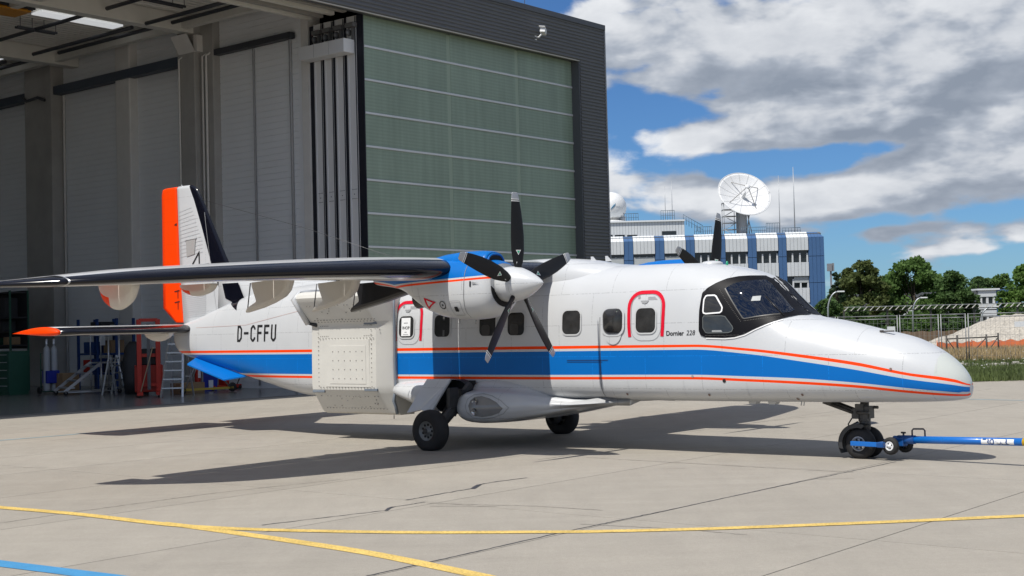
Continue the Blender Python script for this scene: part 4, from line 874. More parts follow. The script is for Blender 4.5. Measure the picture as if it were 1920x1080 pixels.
    bst = [(.12, .075, .075, 45), (.20, .09, .07, 42), (.30, .15, .05, 34), (.45, .20, .036, 26), (.65, .215, .027, 20), (.85, .20, .021, 16), (1.02, .172, .016, 13), (1.12, .148, .013, 12), (1.132, .144, .0125, 12), (1.144, .141, .012, 12), (1.156, .138, .012, 12), (1.20, .122, .010, 11), (1.235, .10, .008, 11), (1.245, .08, .006, 11)]
    rgb = []
    for r_, ch, th, tw in bst:
        a = radians(tw); ring_ = []
        sweep = -.03*max(0, (r_-.6)/.65)**2
        for k in range(14):
            t = 2*pi*k/14; cx_ = cos(t)*ch/2+sweep; cy_ = sin(t)*th/2
            ring_.append((cx_*sin(a)*.9+cy_*cos(a), cx_*cos(a)-cy_*sin(a), r_))
        rgb.append(ring_)
    SILV = mat('silver_blade_tip', (.42, .43, .44), .35, .4); WSTR = mat('white_stripe', (.8, .8, .78), .5)
    bl0 = MB().loft(rgb, 0, True, True, True, lambda i, k: 2 if i in (7, 9) else (1 if i >= 10 else 0)).build('blade', [mat('black_blade', (.010, .010, .011), .42, spec=.25, var=.2, vscale=7), SILV, WSTR], pr)
    GRN = mat('green_blade_decal', (.05, .42, .24), .5)
    for k in range(5):
        b = bl0
        if k: b = bl0.copy(); COL.objects.link(b)
        b.rotation_euler = (radians(72*k), 0, 0)
        a = radians(26); nx = Vector((cos(a), -sin(a), 0)); tx_ = Vector((sin(a), cos(a), 0)); off = nx*.022
        P = lambda u, v, e=0: tuple(tx_*u+off+nx*e+Vector((0, 0, v)))
        MB().add([P(-.038, .46), P(.038, .46), P(0, .39)], [(0, 1, 2)]).build('blade_decal', WSTR, pr).rotation_euler = b.rotation_euler
        MB().add([P(-.022, .45, .002), P(.022, .45, .002), P(0, .408, .002)], [(0, 1, 2)]).build('decal_mark', GRN, pr).rotation_euler = b.rotation_euler
        MB().add([P(-.032, .30), P(.032, .30), P(.032, .235), P(-.032, .235)], [(0, 1, 2, 3)]).build('blade_label', WSTR, pr).rotation_euler = b.rotation_euler
    return na, pr
na, pr = make_engine()
na.location = (0, -NY, 0); pr.location = (2.52, -NY, 2.42)
na2 = copy_tree(na, AC); pr2 = copy_tree(pr, AC); na2.location = (0, NY, 0); pr2.location = (2.52, NY, 2.42); pr2.rotation_euler = (radians(-12), 0, 0)
# ------------------------------------------------------------------ main landing gear and sponsons
SP = [(-1.75, .80, .98, .80), (-1.35, .70, 1.02, .95), (-.95, .60, 1.03, 1.08), (-.55, .52, 1.03, 1.16), (-.34, .50, 1.03, 1.18)]
SPF = [(.16, .44, .80, 1.22), (.19, .405, .825, 1.25), (.30, .375, .85, 1.28), (.5, .365, .86, 1.27), (.8, .385, .855, 1.19), (1.2, .455, .83, 1.05), (1.6, .53, .775, .87), (2.0, .61, .742, .74), (2.4, .665, .738, .69), (2.95, .725, .738, .60)]
def spring(x, zb, zt, yo, sg):
    w_ = max(yo, .80)-.79; k_ = .09*min(1, max(0, (1.05-yo)/.25)); o_ = min(0, yo-.80); q_ = min(1, max(0, (yo-.86)/.34)); zm = zb+(zt-zb)*.5
    pr = [(.70, zt+.18*q_), (.785, zt+.16*q_), (.795+w_*.06, zt+.115*q_), (.80+w_*.16, zt+.065*q_), (.80+w_*.34, zt+.028*q_), (.79+w_*.58, zt+.012*q_), (.79+w_*.78, zt-.02), (.79+w_*.92, zt-.075), (.79+w_, zm+.03), (.79+w_*.99, zm-.05), (.79+w_*.92, zb+.10), (.79+w_*.75, zb+.045), (.79+w_*.5, zb+.015), (.79, zb), (.5, zb-.005), (.0, zb-.005), (.0, 1.0)]
    return [(x, sg*max(0, y-(k_ if i < 5 else k_*.5 if i < 7 else 0)+(o_ if y > .3 else 0)), z) for i, (y, z) in enumerate(pr)]
def spons(tab, sg, name, mt):
    rg = []
    for x, zb, zt, yo in tab:
        ring_ = []
        for k in range(21):
            a = -pi/2+pi*k/20; e = .62
            yy = .5+(yo-.5)*abs(cos(a))**.55 if abs(cos(a)) > 1e-6 else .5
            zm = zb+(zt-zb)*.42; zz = zm+((zt-zm) if sin(a) > 0 else (zm-zb))*(1 if sin(a) > 0 else -1)*abs(sin(a))**(1.25 if sin(a) > 0 else .8)
            ring_.append((x, sg*yy, zz))
        ring_ += [(x, sg*.3, zt), (x, sg*.3, zb)]
        rg.append(ring_)
    return MB().loft(rg, 0, True, True, True).build(name, mt, AC)
for sg in (-1, 1):
    a_ = spons(SP, sg, 'sponson_tail', WHITE); b_ = MB().loft([spring(*r_, sg) for r_ in SPF], 0, True, True, True).build('sponson', WHITE, AC)
    SI = [pchip([r[0] for r in SPF], [r[i] for r in SPF]) for i in (1, 2, 3)]
    def spy(x, z):
        pr = spring(x, SI[0](x), SI[1](x), SI[2](x), 1)[5:14]; return float(np.interp(-z, [-p_[2] for p_ in pr], [p_[1] for p_ in pr]))
    lens = [(.47, .74), (.53, .785), (.64, .80), (.78, .77), (.90, .71), (1.0, .62), (.94, .555), (.82, .515), (.66, .49), (.54, .51), (.47, .57), (.445, .66)]
    lm = patch('landing_light_lens', lens, spy, mat('grey_lens_glass', (.22, .22, .22), .12, spec=.7, var=.2), sg, .008, (), AC, cell=.04)
    ribbon('lens_rim', [[(.41, .76), (.50, .825), (.64, .84), (.80, .81), (.96, .74), (1.09, .63), (1.0, .54), (.85, .485), (.66, .455), (.50, .475), (.41, .56), (.385, .66)]], .010, spy, SEAM, sg, .006, lm, True)
    for z in (.72, .57):
        MB().lathe([(.0, .0), (.03, .003), (.048, .012), (.054, .014)], (.56, sg*(spy(.56, z)+.006), z), (0, sg, .0), 18).build('lamp', mat('lamp_reflector', (.55, .56, .56), .15, .8), lm)
    # wheel well between the two sponson halves
    spons([(-.338, .505, 1.028, 1.175), (-.325, .505, 1.028, 1.175)], sg, 'well_shade_plate', mat('well_dark', (.02, .021, .024), .8))  # dark plate over the white tail cap, put in for the well's shade
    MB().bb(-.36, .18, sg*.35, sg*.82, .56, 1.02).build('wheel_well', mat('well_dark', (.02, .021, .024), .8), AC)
    arch = MB(); rg = []
    for y in (.80, .98):
        rg.append([(-.09+.30*cos(pi*k/16), sg*y, .82+.22*sin(pi*k/16)) for k in range(17)])
    arch.loft(rg, 0, False, False).build('well_arch', mat('well_grey', (.05, .052, .055), .7), AC)
    # door standing open beside the wheel
    dp = [(-.62, -1.04, 1.05), (-.09, -1.07, 1.055), (-.155, -1.50, .52), (-.22, -1.50, .575), (-.34, -1.50, .60), (-.46, -1.50, .575), (-.62, -1.52, .545)]
    dp = [Vector((x, -sg*y, z)) for x, y, z in dp]; off = Vector((0, sg*.024, .012)); n = len(dp)
    dr = MB().add([p_ for p_ in dp]+[p_-off for p_ in dp], [list(range(n)), list(range(2*n-1, n-1, -1))]+[(i, (i+1) % n, n+(i+1) % n, n+i) for i in range(n)]).build('gear_door', WHITE, AC)
    for x in (-.55, -.35): MB().lathe([(.03, 0), (.03, .006), (0, .006)], (x-.02, sg*1.345, .705), (0, sg*.8, .55), 12).build('door_fitting', FRAMEM, dr)
    # leg
    lg = MB().tube([(.10, sg*.75, .90), (.06, sg*1.15, .62), (.0, sg*1.50, .30)], [.095, .085, .07], 12)
    lg.tube([(-.22, sg*.8, .85), (-.12, sg*1.2, .52), (-.02, sg*1.45, .33)], .045, 8); lg.box((.05, sg*1.0, .72), (.34, .3, .34)); lg.beam((.2, sg*.95, .98), (.04, sg*1.45, .40), .10, .06); lg.tube([(.14, sg*.95, .95), (.10, sg*1.22, .50)], .032, 8); lg.box((.06, sg*1.12, .60), (.16, .12, .16), 0, Matrix.Rotation(.5, 3, 'Z')); lg.tube([(0, sg*1.45, .30), (0, sg*1.78, .30)], .04, 10)
    lg.box((.16, sg*1.30, .78), (.05, .2, .3)); lg.lathe([(.10, 0), (.13, .03), (.13, .12), (.06, .14)], (.0, sg*1.50, .30), (0, -sg, 0), 16)
    lg.build('gear_leg', mat('gear_leg_dark', (.04, .042, .046), .5, .3, var=.3, vscale=12), AC)
    wh = empty('main_wheel', (0, sg*1.65, 0)); wh.parent = AC
    pr_ = [(.145, -.10), (.17, -.112), (.23, -.118), (.285, -.105), (.312, -.07), (.32, 0), (.312, .07), (.285, .105), (.23, .118), (.17, .112), (.145, .10)]
    ty_ = MB().lathe(pr_, (0, 0, .298), (0, 1, 0), 40)
    ty_.v = [(x, y*(1+.15*max(0, (.10-z)/.10)) if z < .1 else y, max(z, 0)) for x, y, z in ty_.v]
    ty_.build('tyre', RUB, wh)
    rm = MB().lathe([(.165, .075), (.16, .10), (.145, .102), (.135, .075), (.05, .065), (.05, .11), (.03, .115), (0, .115)], (0, 0, .298), (0, sg, 0), 30)
    rm.build('rim', mat('wheel_grey', (.20, .205, .20), .45, .3, var=.1), wh)
    mb = MB()
    for k in range(9):
        a = 2*pi*k/9; mb.lathe([(.0, .078), (.019, .078), (.019, .074)], (.095*cos(a), 0, .298+.095*sin(a)), (0, sg, 0), 8)
    mb.build('rim_openings', DARK, wh, kind='stuff')
# ------------------------------------------------------------------ nose gear
ng = MB().tube([(6.28, 0, .80), (6.27, 0, .50)], .058, 14).tube([(6.27, 0, .50), (6.26, 0, .22)], .038, 12)
ng.box((6.30, 0, .60), (.15, .15, .16)).box((6.24, -.06, .66), (.12, .06, .10)).box((6.18, -.055, .58), (.10, .07, .13)).box((6.33, -.09, .55), (.06, .05, .12)); ng.tube([(6.22, -.13, .60), (6.40, -.13, .60)], .018, 8); ng.tube([(6.17, .1, .66), (6.42, .1, .66)], .02, 8)
ng.lathe([(.07, 0), (.08, .02), (.08, .05), (.07, .07)], (6.27, 0, .47), (0, 0, 1), 16); ng.lathe([(.065, 0), (.075, .02), (.075, .13), (.065, .15)], (6.275, 0, .36), (0, 0, 1), 16)
ng.tube([(6.18, 0, .46), (6.05, 0, .40), (6.10, 0, .30), (6.22, 0, .22)], .022, 8); ng.tube([(6.12, -.06, .52), (6.06, -.05, .44), (6.09, -.05, .36)], .01, 6); ng.tube([(6.26, -.22, .205), (6.26, .22, .205)], .028, 10)
ng.build('nose_gear_leg', mat('gear_leg_grey', (.085, .082, .078), .5, .3, var=.4, vscale=14), AC)
MB().beam((5.72, -.04, .735), (6.14, -.04, .60), .09, .05).tube([(5.75, .08, .74), (6.16, .08, .60)], .028, 8).tube([(5.85, -.10, .70), (6.15, -.09, .595)], .018, 6).build('drag_brace', mat('brace_dark', (.06, .055, .05), .5, .2, var=.3, vscale=15), AC)
MB().bb(5.55, 6.5, .20, .22, .47, .74).build('nose_gear_door', WHITE, AC) if False else None
for y in (-.125, .125):
    wh = empty('nose_wheel', (6.26, y, 0)); wh.parent = AC
    ty_ = MB().lathe([(.085, -.062), (.10, -.072), (.15, -.074), (.185, -.062), (.205, -.03), (.207, 0), (.205, .03), (.185, .062), (.15, .074), (.10, .072), (.085, .062)], (0, 0, .198), (0, 1, 0), 32); ty_.v = [(a, b, max(c, 0)) for a, b, c in ty_.v]; ty_.build('tyre', RUB, wh)
    sgn = -1 if y < 0 else 1
    MB().lathe([(.10, .055), (.098, .07), (.086, .072), (.078, .05), (.04, .045), (.036, .075), (0, .078)], (0, 0, .198), (0, sgn, 0), 24).build('rim', mat('nose_rim', (.40, .41, .42), .35, .5), wh)
    mb = MB()
    for k in range(6): a = 2*pi*k/6; mb.lathe([(0, .055), (.013, .055), (.013, .045)], (.058*cos(a), 0, .198+.058*sin(a)), (0, sgn, 0), 8)
    mb.build('rim_openings', DARK, wh, kind='stuff')
rg = []
for y in (-.23, .23): rg.append([(6.26+.262*cos(radians(a)), y, .20+.262*sin(radians(a))) for a in range(66, 216, 8)])
mg = MB().loft(rg, 0, False, False).loft([[(x*1.0-.004, y, z) for x, y, z in r_] for r_ in rg], 0, False, False); mg.add([(6.26+.21*cos(radians(a)), -.228, .2+.21*sin(radians(a))) for a in range(200, 64, -8)]+[(6.26+.262*cos(radians(a)), -.228, .2+.262*sin(radians(a))) for a in range(66, 202, 8)], [list(range(17+17))][:1])
mg.build('mudguard', mat('mudguard_black', (.035, .036, .038), .4, var=.2), AC)
# ------------------------------------------------------------------ office building beyond the field
YB = 178.0
S = YB/F
OW = mat('pale_panel_white', (.60, .63, .65), .5, var=.05, vscale=.6); OWT = mat('pale_panel_top', (.70, .73, .75), .45)
OB = mat('steel_blue_panel', (.055, .13, .28), .5, var=.05, vscale=.5); OBD = mat('blue_joint', (.025, .055, .12), .7); WIN = mat('office_window_glass', (.018, .022, .024), .12, spec=.6, var=.3, vscale=.7)
OJ = mat('panel_joint_grey', (.26, .28, .29), .8); WMUL = mat('window_mullion_white', (.62, .64, .65), .5); CORE = mat('building_core', (.10, .11, .12), .8)
def BX(px): return at(px, 500, YB).x
Z0 = at(1300, 440.0, YB).z
off_ = empty('office_building', (BX(1350), YB, 0), 0, label='long office block with white panels and blue columns below the dish', category='building')
OX = BX(1350)
def rel(px): return BX(px)-OX
BAY = 58.0*S; ST = 48.2*S
cols = [(1054.8, 1072), (1112.7, 1130), (1170.6, 1188), (1229, 1246.4), (1286.8, 1303.5), (1344.8, 1361), (1402.8, 1419.4), (1460, 1475.5), (1516.5, 1546)]
x0, x1 = rel(1000), rel(1546)
MB().bb(x0, x1-.25, .45, 14, 0, Z0-.15).build('core', CORE, off_)
def slabs(x0, x1, z0, z1, n, y0, m_, gap=.03, name='panel', top=False):
    mb = MB(); w_ = (x1-x0)/n
    for i in range(n):
        a, b = x0+i*w_+gap/2, x0+(i+1)*w_-gap/2
        mb.bb(a, b, y0-.06, y0+.04, z0, z1)
    mb.bb(x0, x1, y0, y0+.12, z0, z1, 1)
    return mb.build(name, [m_, OJ if m_ is not OB else OBD], off_)
def cham(x0, x1, z0, z1, n, m_):
    mb = MB(); w_ = (x1-x0)/n; rec = .75
    for i in range(n):
        a, b = x0+i*w_+.015, x0+(i+1)*w_-.015
        mb.add([(a, -.06, z0), (b, -.06, z0), (b, rec, z1), (a, rec, z1)], [(0, 1, 2, 3)])
    mb.add([(x0, -.02, z0), (x1, -.02, z0), (x1, rec+.04, z1-.03), (x0, rec+.04, z1-.03)], [(0, 1, 2, 3)], 1)
    return mb.build('sloped_panel', [m_, OJ if m_ is not OB else OBD], off_)
zc = Z0-10*S                                   # foot of the sloped top band
levels = [(zc, Z0-34.5*S), (Z0-57*S, Z0-83*S), (Z0-105*S, Z0-133*S), (Z0-154*S, Z0-181*S)]
MB().bb(x0, x1-.3, .75, 14, Z0-.14, Z0).build('flat_roof', mat('roof_gravel_grey', (.30, .30, .30), .9), off_)
edges = [rel(1000)]+[rel(e) for c in cols for e in c]
for ci, (c0, c1) in enumerate(cols):
    a, b = rel(c0), rel(c1); last = ci == len(cols)-1
    zz = [0.15, Z0-145*S, Z0-96*S, Z0-46*S, zc]
    for q in range(4): slabs(a, b if not last else b-.0, zz[q]+.04, zz[q+1]-.02, 2 if not last else 4, 0, OB, .03, 'blue_panel')
    cham(a, b if not last else b-.75, zc, Z0, 2 if not last else 3, OB)
    if last:
        MB().add([(b-.75, .75, Z0), (b, -.06, zc), (b, 13.2, zc), (b-.75, 12.5, Z0)], [(0, 1, 2, 3)]).add([(b-.75, -.06, zc), (b, -.06, zc), (b-.75, .75, Z0)], [(0, 1, 2)]).build('corner_slope', OB, off_); MB().bb(b-.02, b, -.05, 13.2, 0, zc).build('end_wall', OB, off_)
bays = [(rel(cols[i][1]), rel(cols[i+1][0])) for i in range(len(cols)-1)]+[(rel(1008), rel(1054.8))]
for bi, (a, b) in enumerate(bays):
    cham(a+.02, b-.02, zc, Z0+.05, 6, OWT)
    for li, (zt_, zb_) in enumerate(levels):
        if zb_ < 0: zb_ = .2
        slabs(a+.02, b-.02, zb_+.02, zt_-(.0 if li else .02), 6, -.12, OW, .035, 'white_panel')
        # window strip below
        wz1 = zb_; wz0 = levels[li+1][0] if li+1 < len(levels) else .15
        wd = MB().bb(a, b, .30, .36, wz0, wz1).build('window', WIN, off_)
        ww = (b-a)
        for f_ in (.28, .62, .955): MB().bb(a+ww*f_-.10, a+ww*f_+.10, .12, .32, wz0, wz1-.35).build('mullion', WMUL, wd)
        if (li == 0 and bi in (1, 2, 3, 8, 0)): MB().bb(a+.05, b-.05, .1, .16, wz0+.0, wz1-.4).build('shutter', mat('roller_shutter', (.42, .45, .46), .6, var=.08, vscale=3), wd)
        if li == 1 and bi == 7: MB().bb(a+ww*.32, b-.05, .1, .16, wz0+(wz1-wz0)*.45, wz1-.05).build('shutter', MATS['roller_shutter'], wd)
# rooftop plant room
pl = [(rel(1090), rel(1292))]
ph = at(1200, 415.5, YB+4).z
slabs(rel(1100), rel(1291), Z0-1.0, ph-.15, 34, 3.0, OW, .035, 'plant_room_panel'); MB().bb(rel(1100), rel(1291.5), 2.7, 10, ph-.15, ph+.05).build('plant_room_roof', OWT, off_)
MB().bb(rel(1100), rel(1291)-.1, 3.15, 9.8, Z0, ph-.15).build('plant_room_core', CORE, off_)
for a, b in ((1142, 1153.5), (1157.5, 1176.5), (1181, 1200), (1247.5, 1275)):
    z1 = at(a, 440.5 if a < 1240 else 433.5, YB+3).z; MB().bb(rel(a), rel(b), 2.90, 2.96, Z0+.1 if a < 1240 else Z0+.25, z1).build('window', WIN, off_)
RLM = mat('railing_steel_blue', (.10, .15, .20), .5, .4)
def railing(x0, x1, z, y, h=1.1, n=8, dz=0):
    mb = MB()
    for i in range(n+1):
        x = x0+(x1-x0)*i/n; zz = z+dz*i/n; mb.tube([(x, y, zz), (x, y, zz+h)], .035, 5)
    mb.tube([(x0, y, z+h), (x1, y, z+dz+h)], .035, 5); mb.tube([(x0, y, z+h*.55), (x1, y, z+dz+h*.55)], .025, 5); return mb.build('roof_railing', RLM, off_)
railing(rel(1170), rel(1206), ph, 5, 1.2, 8); railing(rel(1250), rel(1276), ph, 5, 1.5, 6); railing(rel(1293), rel(1330), ph-.3, 5, 1.2, 7, -1.6); railing(rel(1312), rel(1345), Z0, 4, 1.3, 8); railing(rel(1400), rel(1447), Z0, 3, 1.0, 12); railing(rel(1447), rel(1472), Z0, 3, 1.5, 8); railing(rel(1478), rel(1512), Z0, 3, .8, 6); 
# things on the roof
def rod(px, top, base, Y, r=.05, lab=''):
    x = at(px, 450, Y).x; z1 = at(px, top, Y).z
    o = MB().tube([(0, 0, 0), (0, 0, (z1-base)*.5), (0, 0, z1-base)], [r, r*.8, r*.45], 6).lathe([(.3, 0), (.3, .05), (.06, .1), (.05, .5)], (0, 0, 0), (0, 0, 1), 8).build('whip_antenna', mat('antenna_pole_grey', (.42, .44, .46), .4, .3), loc=(x, Y, base), label=lab, category='antenna'); return o
rod(1249, 349, ph, YB+6, .05, 'shorter thin mast rising behind the plant room railing'); rod(1262, 338, ph, YB+6, .05, 'taller thin mast rising behind the plant room railing')
rod(1463, 329, Z0, YB+5, .06, 'shorter whip antenna on the flat roof beside the dish'); rod(1491, 313, Z0, YB+5, .08, 'tallest whip antenna on the flat roof towards the blue corner')
# radome
RX = at(1146, 388, YB+6).x; rr_ = 28.5*(YB+6)/F; rz = at(1146, 389, YB+6).z
prf = [(rr_*.62, -rr_*1.02), (rr_*.66, -rr_*.75)]+[(rr_*cos(t), rr_*sin(t)) for t in np.linspace(-.85, pi/2, 22)]
rad = empty('radome', (RX, YB+6, ph), 0, label='white radome ball with a blue swirl on the plant room roof', category='radome')
RDM = mat('radome_white', (.72, .73, .74), .55, var=.03)
MB().lathe(prf, (0, 0, rz-ph), (0, 0, 1), 40).build('shell', RDM, rad)
MB().lathe([(rr_*.95, 0), (rr_*.95, .25), (rr_*.8, .3)], (0, 0, 0), (0, 0, 1), 28).bb(-rr_*.9, rr_*.9, -rr_*.3, rr_*.3, .0, rz-ph-rr_*.6).build('base', RDM, rad)
def onball(u, v): 
    d = Vector((u, -sqrt(max(.01, 1-u*u-v*v)), v)); return d*(rr_*1.006)+Vector((0, 0, rz-ph))
mb = MB()
for (u0, v0, am, ph_) in ((-.0, -.06, .10, 0), (.08, .02, .10, .3)):
    mb.tube([onball(u0+.10*sin(t*2.6-1.3+ph_)+.02*t, v0+.34*(t-.5)) for t in np.linspace(0, 1, 12)], [.02+.05*sin(pi*t) for t in np.linspace(0, 1, 12)], 5)
mb.build('swirl_logo', mat('logo_blue', (.06, .20, .33), .6), rad); text_mesh('Spacecom', .30, 'logo_lettering', mat('logo_grey', (.40, .43, .46), .6), rad, lambda u, v: onball(.20+u/rr_*.55, -.02+v/rr_)) if False else MB().tube([onball(.22+.3*t, -.03+.008*sin(20*t)) for t in np.linspace(0, 1, 9)], .018, 4).build('logo_line', mat('logo_grey', (.40, .43, .46), .6), rad)
# dish antenna
dc = at(1396, 363, YB+8); dR = 50.5*(YB+8)/F
axd = Vector((.16, -.84, .56)).normalized()
DW = mat('dish_white', (.70, .71, .72), .5, var=.03, vscale=.5); DST = mat('dish_truss_grey', (.34, .36, .38), .5, .3)
dish = empty('satellite_dish', (dc.x, dc.y, Z0), 0, label='large white dish antenna tilted on a lattice pedestal on the roof', category='dish antenna')
dl_ = Vector((0, 0, dc.z-Z0)); e1 = Vector((0, 0, 1)).cross(axd).normalized(); e2 = axd.cross(e1)
depth = .82
def dp_(r, h, a): return dl_+axd*h+(e1*cos(a)+e2*sin(a))*r
rg = [[dp_(dR*q, depth*(q*q-1)+.0, 2*pi*k/48) for k in range(48)] for q in np.linspace(.01, 1, 12)]
rg2 = [[dp_(dR*q, depth*(q*q-1)-.06, 2*pi*k/48) for k in range(48)] for q in np.linspace(1.0, .01, 8)]
MB().loft(rg+rg2, 0, False, True).build('reflector', DW, dish)
mb = MB()
for k in range(16):
    a = 2*pi*k/16; mb.beam(dp_(dR*.12, depth*(.0144-1)+.012, a), dp_(dR*.55, depth*(.3025-1)+.012, a), .025, .01, up=axd); mb.beam(dp_(dR*.55, depth*(.3025-1)+.012, a), dp_(dR*.985, depth*(.97-1)+.012, a), .025, .01, up=axd)
mb.build('panel_seams', mat('dish_seam', (.40, .41, .42), .6), dish)
MB().tube([dp_(dR*1.0, -.02, 2*pi*k/48) for k in range(49)], .05, 6).build('rim', DW, dish)
apex = dl_+axd*(depth*.9+.75)
MB().lathe([(0, -.05), (.34, -.03), (.36, .06), (.2, .16), (0, .18)], apex, axd, 18).build('subreflector', DW, dish)
MB().lathe([(.28, 0), (.26, .5), (.14, 1.0), (.14, 1.15), (0, 1.15)], dl_-axd*depth, axd, 16).build('feed_horn', mat('feed_white', (.66, .67, .68), .5), dish)
for k in range(4): MB().tube([dp_(dR*.72, depth*(.518-1), 2*pi*k/4+.5), apex-axd*.03+(e1*cos(2*pi*k/4+.5)+e2*sin(2*pi*k/4+.5))*.2], .055, 6).build('feed_strut', mat('strut_grey', (.30, .29, .28), .5), dish)
mb = MB()
for k in range(12):
    a = 2*pi*k/12; r1 = dp_(dR*.95, depth*(.9-1)-.1, a); r2 = dp_(dR*.45, -depth-.75, a); r3 = dp_(dR*.95, depth*(.9-1)-.1, a+2*pi/12); mb.tube([r1, r2], .045, 5).tube([r2, dp_(dR*.45, -depth-.75, a+2*pi/12)], .04, 5).tube([r3, r2], .035, 5)
mb.build('back_truss', DST, dish)
hubp = dl_-axd*(depth+.9)
MB().box(hubp-axd*.3, (1.7, 1.5, 1.3)).lathe([(.75, 0), (.75, dl_.z-2.4), (.9, dl_.z-2.2), (.9, dl_.z-1.9)], (hubp.x, hubp.y, 0), (0, 0, 1), 18).build('pedestal', mat('pedestal_grey', (.42, .44, .46), .5), dish)
mb = MB(); bx0 = hubp.x-2.6
for x in (bx0, bx0+1.7):
    for y in (hubp.y-1, hubp.y+.7): mb.tube([(x, y, 0), (x, y, dl_.z-1.0)], .05, 5)
for q in range(6):
    z = .2+q*(dl_.z-1.4)/5; mb.bb(bx0-.1, bx0+1.8, hubp.y-1.05, hubp.y+.75, z, z+.06)
    if q < 5: mb.tube([(bx0 if q % 2 else bx0+1.7, hubp.y-1, z), (bx0+1.7 if q % 2 else bx0, hubp.y-1, z+(dl_.z-1.4)/5)], .05, 5)
mb.build('stair_tower', DST, dish)
mb = MB()
for k in range(3): mb.tube([(hubp.x+.4+.5*k, hubp.y-.6, 0), (hubp.x+1.3-.4*k, hubp.y-.3, dl_.z-1.6)], .06, 5)
mb.build('brace', DST, dish)
# ------------------------------------------------------------------ second building seen through the trees
Y2 = 168.0; b2x = at(1690, 560, Y2).x
lo = empty('low_office', (b2x, Y2, 0), 0, label='small pale building with dark window bands behind the trees', category='building')
def r2(px): return at(px, 570, Y2).x-b2x
def z2(py): return max(.05, at(1850, py, Y2).z)
MB().bb(r2(1620), r2(1868)-.3, .3, 9, 0, z2(545)).build('core', CORE, lo)
for (a, b, t_, q) in ((1835, 1868, 543.5, 556.5), (1835, 1868, 569, 580), (1835, 1868, 582, 592), (1640, 1740, 577, 588), (1640, 1740, 596, 606), (1835, 1868, 604, 612)):
    MB().bb(r2(a), r2(b), -.1, .3, z2(q), z2(t_)).build('white_band', OW, lo, bevel=.02)
MB().bb(r2(1832), r2(1874), -.3, 9, z2(544), z2(541)).build('roof', OWT, lo); MB().bb(r2(1868), r2(1892), 0, 9, 0, z2(543)).build('blue_end', OB, lo)
for a, b, t_, q in ((1836, 1867, 556.5, 569), (1836, 1867, 592, 604), (1642, 1738, 588, 596)):
    w_ = MB().bb(r2(a), r2(b), .12, .2, z2(q), z2(t_)).build('window', WIN, lo)
    for f_ in (.12, .5, .9): MB().bb(r2(a)+(r2(b)-r2(a))*f_-.14, r2(a)+(r2(b)-r2(a))*f_+.14, -.02, .14, z2(q), z2(t_)).build('mullion', WMUL, w_)
# ------------------------------------------------------------------ trees
def leafmat(name, col, v=.3):
    m_ = mat(name, col, .65, var=v, vscale=.8, spec=.25); nt = m_.node_tree; N = nt.nodes; L = nt.links; b = N['Principled BSDF']; src = b.inputs['Base Color'].links[0].from_socket
    tr = N.new('ShaderNodeBsdfTranslucent'); L.new(src, tr.inputs[0]); mx = N.new('ShaderNodeMixShader'); mx.inputs[0].default_value = .42; L.new(b.outputs[0], mx.inputs[1]); L.new(tr.outputs[0], mx.inputs[2]); L.new(mx.outputs[0], N['Material Output'].inputs[0]); return m_
BARK = mat('bark_brown', (.075, .058, .042), .9, var=.25, vscale=4)
def make_tree(name, x, Y, h, w, col, seed, lab, cb=.08, n=9000, lobes=60, leaf=.42, cat='tree', grp=None):
    rnd = random.Random(seed); root = empty(name, (x, Y, 0), rnd.uniform(0, 6), label=lab, category=cat)
    if grp: root['group'] = grp
    tr = MB(); top = Vector((rnd.uniform(-.3, .3), rnd.uniform(-.3, .3), h*.72)); tr.tube([(0, 0, 0), (0, 0, h*.2), top*.6+Vector((.1, 0, 0)), top], [h*.028, h*.024, h*.014, h*.004], 8)
    L_ = []
    for k in range(lobes):
        zf = cb+(1-cb)*rnd.random()**.8; a = rnd.uniform(0, 2*pi); rw = w*.98*(sin(pi*min(.97, .22+.75*(zf-cb)/(1-cb)))**.6); rr = rw*sqrt(rnd.uniform(.12, 1)); c = Vector((cos(a)*rr, sin(a)*rr, zf*h-.06*h)); s = w*rnd.uniform(.18, .36)*(1.1 if zf < .8 else .85); L_.append((c, s))
    for c, s in L_[:14]: st = Vector((0, 0, h*(.16+.4*rnd.random()))); tr.tube([st, st.lerp(c, .55)+Vector((0, 0, .05*h)), c], [h*.010, h*.006, h*.002], 5)
    tr.build('trunk', BARK, root)
    vs_ = []; fs = []
    per = n//len(L_)
    for c, s in L_:
        for k in range(per):
            d = Vector((rnd.gauss(0, 1), rnd.gauss(0, 1), rnd.gauss(0, 1))).normalized()*(s*rnd.uniform(.45, 1.08)); d.z *= .72; p_ = c+d
            u = Vector((rnd.gauss(0, 1), rnd.gauss(0, 1), rnd.gauss(0, .7))).normalized(); v = u.orthogonal().normalized(); v = (Quaternion(u, rnd.uniform(0, 6.3)) @ v); l = leaf*rnd.uniform(.6, 1.4)
            o = len(vs_); vs_ += [p_-u*l*.5, p_+v*l*.34, p_+u*l*.5, p_-v*l*.34]; fs.append((o, o+1, o+2, o+3))
    MB().add(vs_, fs).build('crown', col, root); return root
LG = [leafmat('leaf_green', (.105, .185, .048)), leafmat('leaf_dark_green', (.082, .145, .045)), leafmat('leaf_olive', (.118, .150, .050)), leafmat('leaf_fresh_green', (.115, .205, .046)), leafmat('leaf_needle', (.035, .065, .03))]
def tree_at(px, top, w_px, Y, m_, seed, lab, **k):
    p_ = at(px, top, Y); return make_tree(k.pop('name', 'broadleaf_tree'), p_.x, Y, p_.z, w_px*Y/F/2, LG[m_], seed, lab, **k)
tree_at(1612, 487, 98, 150, 2, 1, 'airy olive tree with brownish crown beside the blue building corner')
tree_at(1709, 483, 120, 152, 0, 2, 'tallest broad green tree behind the curved street lamps')
